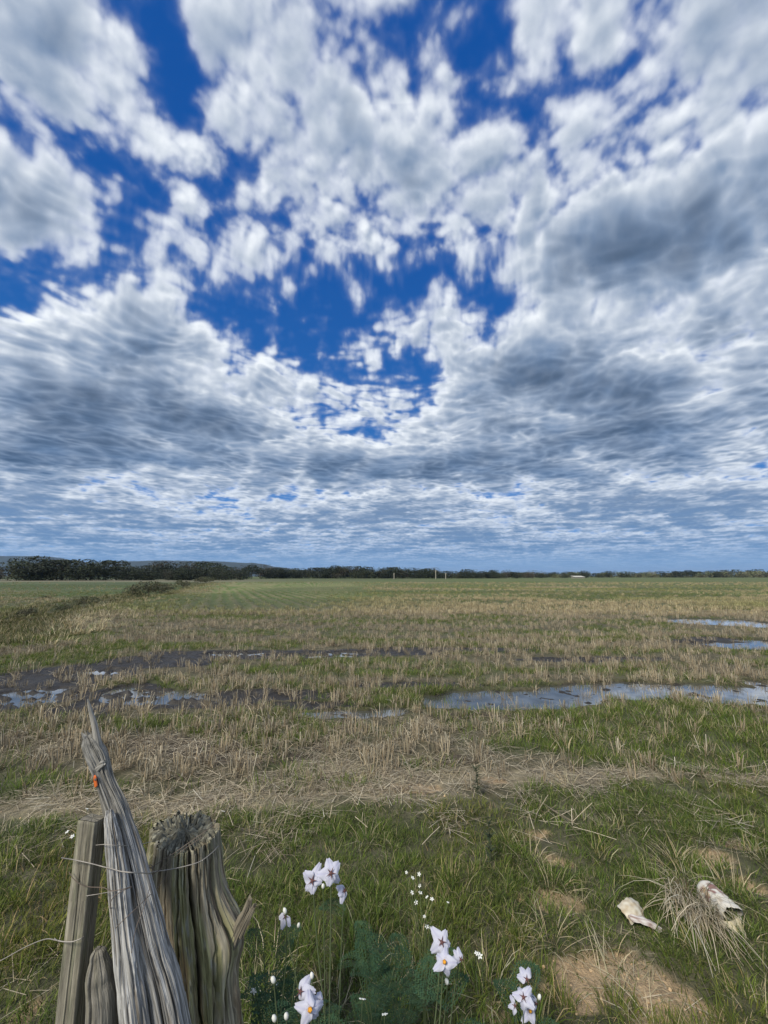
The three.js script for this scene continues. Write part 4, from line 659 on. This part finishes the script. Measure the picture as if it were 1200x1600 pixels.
// a scrap of orange plastic tag nailed to the log
{
  const s = new THREE.Shape(); s.moveTo(-0.006, -0.012); s.quadraticCurveTo(0.001, -0.016, 0.006, -0.010); s.lineTo(0.005, 0.004); s.quadraticCurveTo(0.007, 0.012, 0.0, 0.014); s.quadraticCurveTo(-0.008, 0.010, -0.006, -0.012);
  const g = new THREE.ExtrudeGeometry(s, { depth: 0.0018, bevelEnabled: true, bevelSize: 0.0008, bevelThickness: 0.0008, bevelSegments: 2 }); g.rotateY(-0.6); g.rotateZ(0.25);
  const t = thing('plastic_tag', 'small orange plastic tag fixed to the left of the log', 'tag', [-0.749, 1.174, -1.137]);
  part('flap', g, new THREE.MeshStandardMaterial({ color: lin(0.75, 0.16, 0.03), roughness: 0.5 }), t);
  const n = new THREE.LatheGeometry([[0, 0.0024], [0.0028, 0.0018], [0.0030, 0.0006], [0.001, 0], [0.001, -0.006]].map((p) => new THREE.Vector2(...p)), 12); n.rotateX(Math.PI / 2); n.translate(0.002, 0.006, 0.004); part('nail', n, rustM, t);
}

// ---------------------------------------------------------------- flowering weeds of the verge
const PLANTS = [
  { label: 'tall flowering weed with three pale lilac flowers in a cluster, right of the stump', base: [-0.160, -1.350], flowers: [[[-0.213,0.804,-1.350], 1.15, -0.35, 0], [[-0.154,0.850,-1.310], 1.15, 0.1, 0], [[-0.118,0.779,-1.350], 0.85, 0.7, 1]], buds: [[-0.181,0.786,-1.350], [-0.290,0.721,-1.350]] },
  { label: 'flowering weed with lilac flowers stacked one above another, one with an orange centre', base: [0.118, -1.300], flowers: [[[0.162,0.685,-1.300], 1.05, 0.1, 0], [[0.163,0.670,-1.260], 1.0, 0.1, 2], [[0.213,0.644,-1.300], 0.7, 0.8, 1]], buds: [[0.175,0.587,-1.300], [0.178,0.605,-1.300]] },
  { label: 'low flowering weed at the bottom edge with drooping lilac petals', base: [-0.207, -1.200], flowers: [[[-0.212,0.655,-1.200], 0.95, -0.6, 1], [[-0.182,0.651,-1.160], 1.1, 0.2, 2], [[-0.163,0.630,-1.200], 0.8, 0.9, 1]], buds: [[-0.184,0.685,-1.200], [-0.281,0.676,-1.200], [-0.246,0.598,-1.200], [-0.275,0.593,-1.200]] },
  { label: 'flowering weed with a pile of ragged white flowers by the bare sand', base: [0.452, -1.500], flowers: [[[0.457,0.427,-1.500], 0.95, 0.0, 1], [[0.432,0.413,-1.460], 1.0, -0.3, 0], [[0.462,0.340,-1.500], 1.0, 0.3, 2], [[0.405,0.391,-1.460], 0.75, -0.9, 1], [[0.481,0.361,-1.500], 0.7, 0.8, 1]], buds: [[0.492,0.374,-1.500]] },
  { label: 'small weed with one white flower beside the stump shoulder', base: [-0.309, -1.450], flowers: [[[-0.311,0.638,-1.450], 0.85, -0.2, 1]], buds: [[-0.270,0.610,-1.450], [-0.404,0.435,-1.450]] },
];
const SPRIG = [[0.087,0.567,-1.750], [0.111,0.548,-1.750], [0.136,0.561,-1.750], [0.138,0.521,-1.750], [0.108,0.498,-1.750], [0.123,0.465,-1.750], [0.140,0.498,-1.750], [0.165,0.483,-1.750], [0.184,0.476,-1.750], [0.245,0.465,-1.750], [0.154,0.418,-1.750], [0.163,0.384,-1.750], [0.177,0.380,-1.750]];
const TINY = [[-1.676,0.317,-2.400], [-1.634,0.283,-2.400], [-1.747,0.347,-2.600], [-0.981,0.281,-2.700], [-0.852,0.290,-2.300], [-0.427,0.458,-1.350], [-0.416,0.393,-1.500], [-0.069,0.371,-1.500], [0.002,0.376,-1.450], [0.379,0.176,-1.900], [0.392,0.167,-1.900], [-1.575,0.323,-2.700], [-1.604,0.302,-2.700], [-0.371,0.330,-1.600], [-1.706,0.339,-2.400], [-0.834,0.263,-2.300], [0.844,-0.046,-1.950]];
const petalM = new THREE.MeshPhysicalMaterial({ vertexColors: true, roughness: 0.9, transmission: 0.25, thickness: 0, specularIntensity: 0.3, side: THREE.DoubleSide });
const herbM = new THREE.MeshPhysicalMaterial({ vertexColors: true, roughness: 0.9, transmission: 0.2, thickness: 0, specularIntensity: 0.3, side: THREE.DoubleSide });
const plainV = new THREE.MeshStandardMaterial({ vertexColors: true, roughness: 0.8 });
function painted(g, c, k = 0.1, seed = 1) { const r = rng(seed), n = g.attributes.position.count, a = new Float32Array(n * 3); for (let i = 0; i < n; i++) { const v = 1 + (r() - 0.5) * k; a.set([c[0] * v, c[1] * v, c[2] * v], i * 3); } g.setAttribute('color', new THREE.BufferAttribute(a, 3)); return g; }
// a petal lying in +x from the centre, with a ruffled edge and lilac veins; droop bends its end down
function petal(seed, L, Wd, droop) {
  const r = rng(seed), S = new Strips(), nu = 9, nv = 8, ph = r() * 6;
  for (let i = 0; i <= nu; i++) for (let j = 0; j <= nv; j++) {
    const u = i / nu, v = j / nv * 2 - 1, w = Wd * (0.22 + 0.78 * Math.pow(Math.sin(Math.PI * Math.min(1, 0.12 + u * 0.78)), 0.7)) * (1 + 0.07 * Math.sin(u * 9 + ph)), tipc = 1 - 0.16 * v * v + 0.05 * Math.sin(v * 7 + ph);
    const x = L * u * tipc, y = L * (0.08 * Math.sin(u * 2.4) - droop * u * u) + Wd * 0.12 * Math.abs(v) * Math.sin(u * 6 + ph + v * 3) - 0.06 * Wd * v * v, vein = Math.exp(-((v / 0.12) ** 2)) * 0.5 + 0.15 * Math.abs(Math.sin(v * 8));
    S.vert(x, y, v * w * 0.5, mix3([0.66, 0.665, 0.74], [0.36, 0.34, 0.60], clamp(vein * (0.6 + 0.5 * u) * 0.8 + 0.04)));
  }
  for (let i = 0; i < nu; i++) for (let j = 0; j < nv; j++) { const a = i * (nv + 1) + j; S.quad(a, a + 1, a + nv + 2, a + nv + 1); }
  return S.geometry();
}
const PETALS = [1, 2, 3].map((s) => petal(s, 0.031, 0.025, [0.05, 0.25, 0.55][s - 1]));
const centreStar = (() => { const gs = []; for (let k = 0; k < 5; k++) { const g = new THREE.ConeGeometry(0.0026, 0.016, 6); g.rotateZ(-Math.PI / 2 + 0.35); g.translate(0.006, 0.0055, 0); g.rotateY(k * 1.2566); gs.push(g); } const c = new THREE.SphereGeometry(0.0042, 10, 8); c.scale(1, 0.9, 1); c.translate(0, 0.004, 0); gs.push(c); return painted(mergeGeometries(gs), [0.12, 0.05, 0.045], 0.3, 5); })();
const orangeCone = (() => { const gs = []; for (let k = 0; k < 5; k++) { const g = new THREE.CapsuleGeometry(0.0024, 0.012, 3, 6); g.rotateZ(0.12); g.translate(0.0024, 0.010, 0); g.rotateY(k * 1.2566); gs.push(g); } return painted(mergeGeometries(gs), [0.75, 0.33, 0.02], 0.3, 6); })();
const budShape = (() => { const g = new THREE.LatheGeometry([[0.0004, -0.007], [0.0026, -0.006], [0.0036, -0.002], [0.0052, 0.004], [0.0044, 0.009], [0.0015, 0.0125], [0, 0.013]].map((p) => new THREE.Vector2(...p)), 10); const n = g.attributes.position, a = new Float32Array(n.count * 3); for (let i = 0; i < n.count; i++) a.set(n.getY(i) < -0.001 ? [0.11, 0.14, 0.05] : [0.74, 0.74, 0.68], i * 3); g.setAttribute('color', new THREE.BufferAttribute(a, 3)); return g; })();
// a feathery twice-cut leaf along +x
function featherLeaf(seed, L) {
  const r = rng(seed), S = new Strips(), n = 11, c = [[0.038, 0.085, 0.045], [0.048, 0.10, 0.05], [0.06, 0.105, 0.045]];
  for (let i = 0; i < n; i++) {
    const t = (i + 1) / (n + 1), x = L * t, y = L * (0.25 * Math.sin(t * 2.2) - 0.32 * t * t), side = L * 0.36 * Math.sin(Math.PI * Math.min(1, 0.2 + 0.8 * t)) ;
    for (const q of [-1, 1]) for (let k = 0; k < 4; k++) { const f = (k + 0.7) / 4, a = q * (1.1 - 0.3 * t); const bx = x + Math.cos(a) * side * f * 0.6, bz = Math.sin(a) * side * f, col = vary(c[Math.floor(r() * 3)], r, 0.4); for (const o of [-0.8, 0.8]) ribbon(S, r, bx, y + 0.02, bz, a + o, L * 0.08, 0.0036, 1.35, 0.2, col, col, 2, 0.3); }
  }
  return S.geometry();
}
const FEATHERS = [1, 2, 3].map((s) => featherLeaf(s * 5, 0.15));
function stemTube(pts, r0, col, seed) { return painted(new THREE.TubeGeometry(new THREE.CatmullRomCurve3(pts.map((p) => new THREE.Vector3(...p))), 24, r0, 6), col, 0.15, seed); }
{
  const r = rng(606), toEye = new THREE.Vector3(), up = new THREE.Vector3(0, 1, 0);
  PLANTS.forEach((P, pi) => {
    const [bx, bz] = P.base, t = thing('flowering_weed', P.label, 'wildflower', [bx, 0, bz], 0, 'flowering weeds of the verge');
    const loc = ([x, y, z]) => [x - bx, y, z - bz];
    P.flowers.forEach(([pos, size, tiltX, kind], i) => {
      const [x, y, z] = loc(pos);
      part('stem', stemTube([[0, -0.02, 0], [x * 0.35 + (r() - 0.5) * 0.03, y * 0.45, z - 0.02], [x * 0.8, y * 0.8, z - 0.03], [x, y, z - 0.006]], 0.0019, [0.10, 0.13, 0.055], i + 3), plainV, t);
      const f = part('flower', kind === 2 ? orangeCone : centreStar, plainV, t);
      f.position.set(x, y, z); toEye.set(-pos[0] + tiltX * 0.9, 1.7 - pos[1] + 0.25 * (kind === 1 ? -1 : 0), -pos[2]).normalize(); f.quaternion.setFromUnitVectors(up, toEye); f.scale.setScalar(size);
      const spin = r() * 6.283, np = kind === 1 ? 3 : 5;
      for (let k = 0; k < np; k++) { const p = part('petal', PETALS[kind === 0 ? Math.floor(r() * 3) : 1 + Math.floor(r() * 2)], petalM, f); p.rotation.set((r() - 0.5) * 0.7, spin + k * (kind === 1 ? 0.85 : 1.2566) + (r() - 0.5) * 0.35, (r() - 0.5) * 0.7); p.scale.set(0.75 + 0.5 * r(), 1, 0.85 + 0.25 * r()); }
    });
    P.buds.forEach((pos, i) => { const [x, y, z] = loc(pos); part('stem', stemTube([[0, 0, 0], [x * 0.4, y * 0.5, z - 0.02], [x * 0.9, y * 0.85, z - 0.02], [x, y - 0.006, z]], 0.0014, [0.10, 0.13, 0.055], i + 9), plainV, t); const b = part('bud', budShape, plainV, t); b.position.set(x, y, z); b.rotation.set(0.4 * r(), 0, (r() - 0.5) * 1.0); b.scale.setScalar(0.8 + 0.4 * r()); });
    const top = Math.max(...P.flowers.map((f) => f[0][1]));
    for (let k = 0; k < 6; k++) { const l = part('leaf', FEATHERS[k % 3], herbM, t), y = top * (0.25 + 0.55 * r()); l.position.set((r() - 0.5) * 0.10, y, (r() - 0.5) * 0.08 - 0.02); l.rotation.set(0, r() * 6.283, 0.1 + 0.5 * r()); l.scale.setScalar(0.5 + 0.45 * r()); }
  });
  // leafy weeds without flowers: feathery and dark
  for (const [x, z, h, n, label] of [[-0.03, -1.62, 0.40, 26, 'dark feathery weed in the middle of the verge, without flowers'], [-0.37, -1.55, 0.44, 24, 'dark feathery weed pressed against the right of the stump'], [0.24, -1.45, 0.30, 22, 'dark feathery weed at the bottom edge, right of the stacked flowers'], [-0.10, -1.40, 0.30, 20, 'dark feathery weed at the bottom edge between two flowering ones'], [-0.26, -1.42, 0.34, 20, 'dark feathery weed just left of the low flowering weed'], [0.08, -1.62, 0.34, 20, 'dark feathery weed left of the stacked lilac flowers']]) {
    const t = thing('feathery_weed', label, 'weed', [x, 0, z], r() * 6, 'feathery weeds of the verge');
    for (let s = 0; s < 4; s++) { const a = r() * 6.283; part('stem', stemTube([[0, -0.02, 0], [Math.cos(a) * 0.02, h * 0.5, Math.sin(a) * 0.02], [Math.cos(a) * 0.07, h * 0.95, Math.sin(a) * 0.07]], 0.0018, [0.09, 0.12, 0.05], s), plainV, t); }
    for (let k = 0; k < n; k++) { const l = part('leaf', FEATHERS[k % 3], herbM, t), q = 0.3 + 0.68 * r(); l.position.set((r() - 0.5) * 0.12 * q, h * q, (r() - 0.5) * 0.12 * q); l.rotation.set(0, r() * 6.283, 0.1 + 0.5 * r()); l.scale.setScalar(0.5 + 0.5 * r()); }
  }
  // a thin sprig set with tiny white florets
  const floret = (() => { const gs = []; for (let k = 0; k < 5; k++) { const g = new THREE.SphereGeometry(0.004, 6, 4); g.scale(1, 0.3, 0.6); g.translate(0.0045, 0.001, 0); g.rotateY(k * 1.2566); gs.push(g); } return painted(mergeGeometries(gs), [0.78, 0.78, 0.72], 0.1, 8); })();
  { const t = thing('white_sprig', 'thin weed sprig set with many tiny white florets in mid verge', 'wildflower', [0.15, 0, -1.75]);
    SPRIG.forEach(([x, y, z], i) => { const p = [x - 0.15, y, z + 1.75]; part('stem', stemTube([[0, 0, 0], [p[0] * 0.3, y * 0.55, 0.01], [p[0], y, p[2]]], 0.0011, [0.12, 0.15, 0.06], i), plainV, t); const f = part('floret', floret, plainV, t); f.position.set(...p); f.rotation.set(r() * 0.8, r() * 6, r() * 0.8); f.scale.setScalar(0.7 + 0.4 * r()); }); }
  const near = ['by the picket', 'by the picket', 'left of the log', 'behind the stump', 'right of the stump', 'at the foot of the stump', 'low between stump and weeds', 'at the bottom edge near the middle', 'at the bottom edge near the middle', 'right of the stacked lilac flowers', 'right of the stacked lilac flowers', 'right of the log tip', 'right of the log tip', 'low between stump and weeds', 'by the picket', 'right of the stump', 'on the bare sand at right'];
  TINY.forEach(([x, y, z], i) => { const t = thing('small_white_flower', `tiny white flower on a thin stalk ${near[i]}`, 'wildflower', [x, 0, z], r() * 6, 'tiny white flowers scattered over the verge'); part('stem', stemTube([[0, 0, 0], [0.01, y * 0.5, 0], [0, y, 0]], 0.0012, [0.11, 0.14, 0.06], i), plainV, t); const f = part('floret', floret, plainV, t); f.position.set(0, y, 0); f.rotation.set(0.6 * r(), 0, 0.6 * r()); f.scale.setScalar(1.1 + 0.5 * r()); });
  // dark upright weeds
  for (const [x, z, h, label] of [[0.618, -2.64, 0.27, 'dark upright leafy weed standing in mid verge'], [0.713, -3.39, 0.21, 'dark upright leafy weed at the edge of the trampled straw']]) {
    const t = thing('upright_weed', label, 'weed', [x, groundHeight(x, z), z], 0, 'dark upright weeds');
    const S = new Strips(); part('stem', stemTube([[0, -0.02, 0], [0.01, h * 0.5, 0], [-0.005, h, 0.01]], 0.003, [0.06, 0.07, 0.035], 4), plainV, t);
    for (let k = 0; k < 46; k++) { const y = h * (0.1 + 0.9 * r()), col = vary([0.05, 0.07, 0.035], r, 0.5); ribbon(S, r, 0.004, y, 0, r() * 6.283, 0.03 + 0.03 * r(), 0.009, 0.8 + 0.5 * r(), 0.4, col, col, 2, 0.2); }
    part('foliage', S.geometry(), herbM, t);
  }
}
// ---------------------------------------------------------------- rubbish and straw at right
{
  const plasticM = new THREE.MeshPhysicalMaterial({ vertexColors: true, roughness: 0.42, side: THREE.DoubleSide });
  // a torn white plastic drum lying on its side, its open ragged end towards the camera
  const body = (() => {
    const S = new Strips(), nu = 40, nv = 72, L = 0.25, R = 0.068;
    const shell = (off, inner) => { const at0 = S.p.length / 3; for (let i = 0; i <= nu; i++) for (let j = 0; j <= nv; j++) {
      const u = i / nu, a = j / nv * Math.PI * 2, torn = L * (1 - 0.13 * (0.5 + 0.5 * Math.sin(a * 2 + 1.1)) - 0.05 * noise3(Math.cos(a) * 4, Math.sin(a) * 4, 2) - 0.02 * noise3(Math.cos(a) * 13, Math.sin(a) * 13, 2)), x = torn * u, sh = Math.pow(smooth(-0.02, 0.2, u), 0.5), rr = (R * lerp(0.35, 1, sh) - off) * (1 + 0.05 * noise3(Math.cos(a) * 1.5, Math.sin(a) * 1.5, u * 3)) * (1 + 0.02 * Math.sin(u * 44) * smooth(0.25, 0.4, u));
      const print = smooth(0.0, 0.25, noise3(Math.cos(a) * 3.2, Math.sin(a) * 3.2, u * 7) + 0.15) * smooth(0.2, 0.3, u) * (1 - smooth(0.58, 0.68, u)) * smooth(0.1, 0.5, Math.sin(a) + 0.75), stain = smooth(0.1, 0.5, noise3(Math.cos(a) * 2 + 3, Math.sin(a) * 2, u * 4));
      let c = mix3([0.62, 0.59, 0.52], [0.20, 0.08, 0.065], print * 0.9); c = mix3(c, [0.36, 0.25, 0.14], stain * 0.9);
      S.vert(x, Math.sin(a) * rr, Math.cos(a) * rr * 0.92, c);
    } for (let i = 0; i < nu; i++) for (let j = 0; j < nv; j++) { const q = at0 + i * (nv + 1) + j; S.quad(q, q + 1, q + nv + 2, q + nv + 1); } return at0; };
    const o = shell(0, false), n = shell(0.003, true); for (let j = 0; j < nv; j++) { const a = o + nu * (nv + 1) + j, b = n + nu * (nv + 1) + j; S.quad(a, a + 1, b + 1, b); }
    return S.geometry();
  })();
  const t = thing('torn_plastic_drum', 'torn white plastic drum with faded red-brown print, lying in the grass', 'litter', [1.705, 0.052, -2.44], -1.50); t.scale.setScalar(0.82);
  const b = part('shell', body, plasticM, t); b.rotation.z = -0.03;
  const flap = new Strips(); for (let i = 0; i <= 10; i++) for (let j = 0; j <= 10; j++) { const u = i / 10, v = j / 10 * 2 - 1, w = 0.055 * (1 - 0.25 * u * u + 0.06 * Math.sin(u * 11)); flap.vert(0.11 * u * (1 - 0.12 * v * v), -0.04 * u + 0.02 * v * v, v * w, mix3([0.52, 0.45, 0.28], [0.66, 0.60, 0.44], clamp(0.5 + noise3(u * 4, v * 4, 3)))); }
  for (let i = 0; i < 10; i++) for (let j = 0; j < 10; j++) { const a = i * 11 + j; flap.quad(a, a + 1, a + 12, a + 11); }
  const fl = part('flap', flap.geometry(), plasticM, t, 'yellowed torn flap below the open end'); fl.position.set(0.235, -0.02, 0.035); fl.rotation.set(0.5, -0.5, 0);
  // a broken curved shard of the same white plastic, in two lips
  const s = thing('plastic_shard', 'broken curved shard of cream plastic lying in two lips', 'litter', [1.235, 0.022, -2.26], 0.25); s.scale.setScalar(0.74);
  const plate = (seed, L, Wd, curl, c0, c1) => { const S = new Strips(), n = 22, m = 16; for (let k = 0; k < 2; k++) for (let i = 0; i <= n; i++) for (let j = 0; j <= m; j++) { const u = i / n * 2 - 1, v = j / m * 2 - 1, rag = 1 + 0.13 * noise3(u * 2.2, v * 2.2, seed) + 0.06 * noise3(u * 7, v * 7, seed), x = u * L * rag * (1 - 0.18 * v * v), z = v * Wd * rag; S.vert(x, curl * (1 - u * u) + curl * 0.7 * (1 - v * v) - k * 0.003 + 0.004 * noise3(u * 3, v * 3, seed + 5), z, mix3(c0, c1, clamp(0.45 + 0.9 * noise3(u * 2.4, v * 2.4, seed + 9)))); }
    const Q = (n + 1) * (m + 1); for (let k = 0; k < 2; k++) for (let i = 0; i < n; i++) for (let j = 0; j < m; j++) { const a = k * Q + i * (m + 1) + j; S.quad(a, a + 1, a + m + 2, a + m + 1); } for (let i = 0; i < n; i++) for (const j of [0, m]) { const a = i * (m + 1) + j; S.quad(a, a + m + 1, Q + a + m + 1, Q + a); } for (let j = 0; j < m; j++) for (const i of [0, n]) { const a = i * (m + 1) + j; S.quad(a, a + 1, Q + a + 1, Q + a); } return S.geometry(); };
  const p1 = part('upper_lip', plate(3, 0.085, 0.055, 0.03, [0.62, 0.58, 0.47], [0.38, 0.29, 0.17]), plasticM, s); p1.position.set(-0.01, 0.05, -0.02); p1.rotation.set(0.55, 0.2, -0.12);
  const p2 = part('lower_lip', plate(8, 0.105, 0.022, 0.018, [0.66, 0.63, 0.58], [0.30, 0.20, 0.17]), plasticM, s); p2.position.set(0.02, 0.028, 0.055); p2.rotation.set(0.5, -0.45, -0.12);
  // a sheaf of dead grass flopped over beside the drum
  const r = rng(717), S = new Strips();
  for (let k = 0; k < 260; k++) { const a = 2.1 + (r() - 0.5) * 2.8 * r(), q = Math.sqrt(r()) * 0.10, b2 = r() * 6.283, col = vary(r() < 0.25 ? [0.28, 0.23, 0.14] : STRAWS[Math.floor(r() * 5)], r, 0.4); ribbon(S, r, Math.cos(b2) * q, 0.01 + 0.07 * r(), Math.sin(b2) * q * 1.2, a, 0.16 + 0.30 * r() * r(), 0.0034, 0.3 + 1.1 * r(), 0.3 + 1.5 * r(), col, mix3(col, [0.5, 0.43, 0.3], 0.4), 5, 0.4); }
  const sh = thing('straw_sheaf', 'sheaf of dead straw flopped over beside the torn drum', 'straw', [1.56, 0.0, -2.33]); part('stalks', S.geometry(), strawM, sh); sh.children[0].userData.kind = 'stuff';
}
renderer.render(scene, camera);
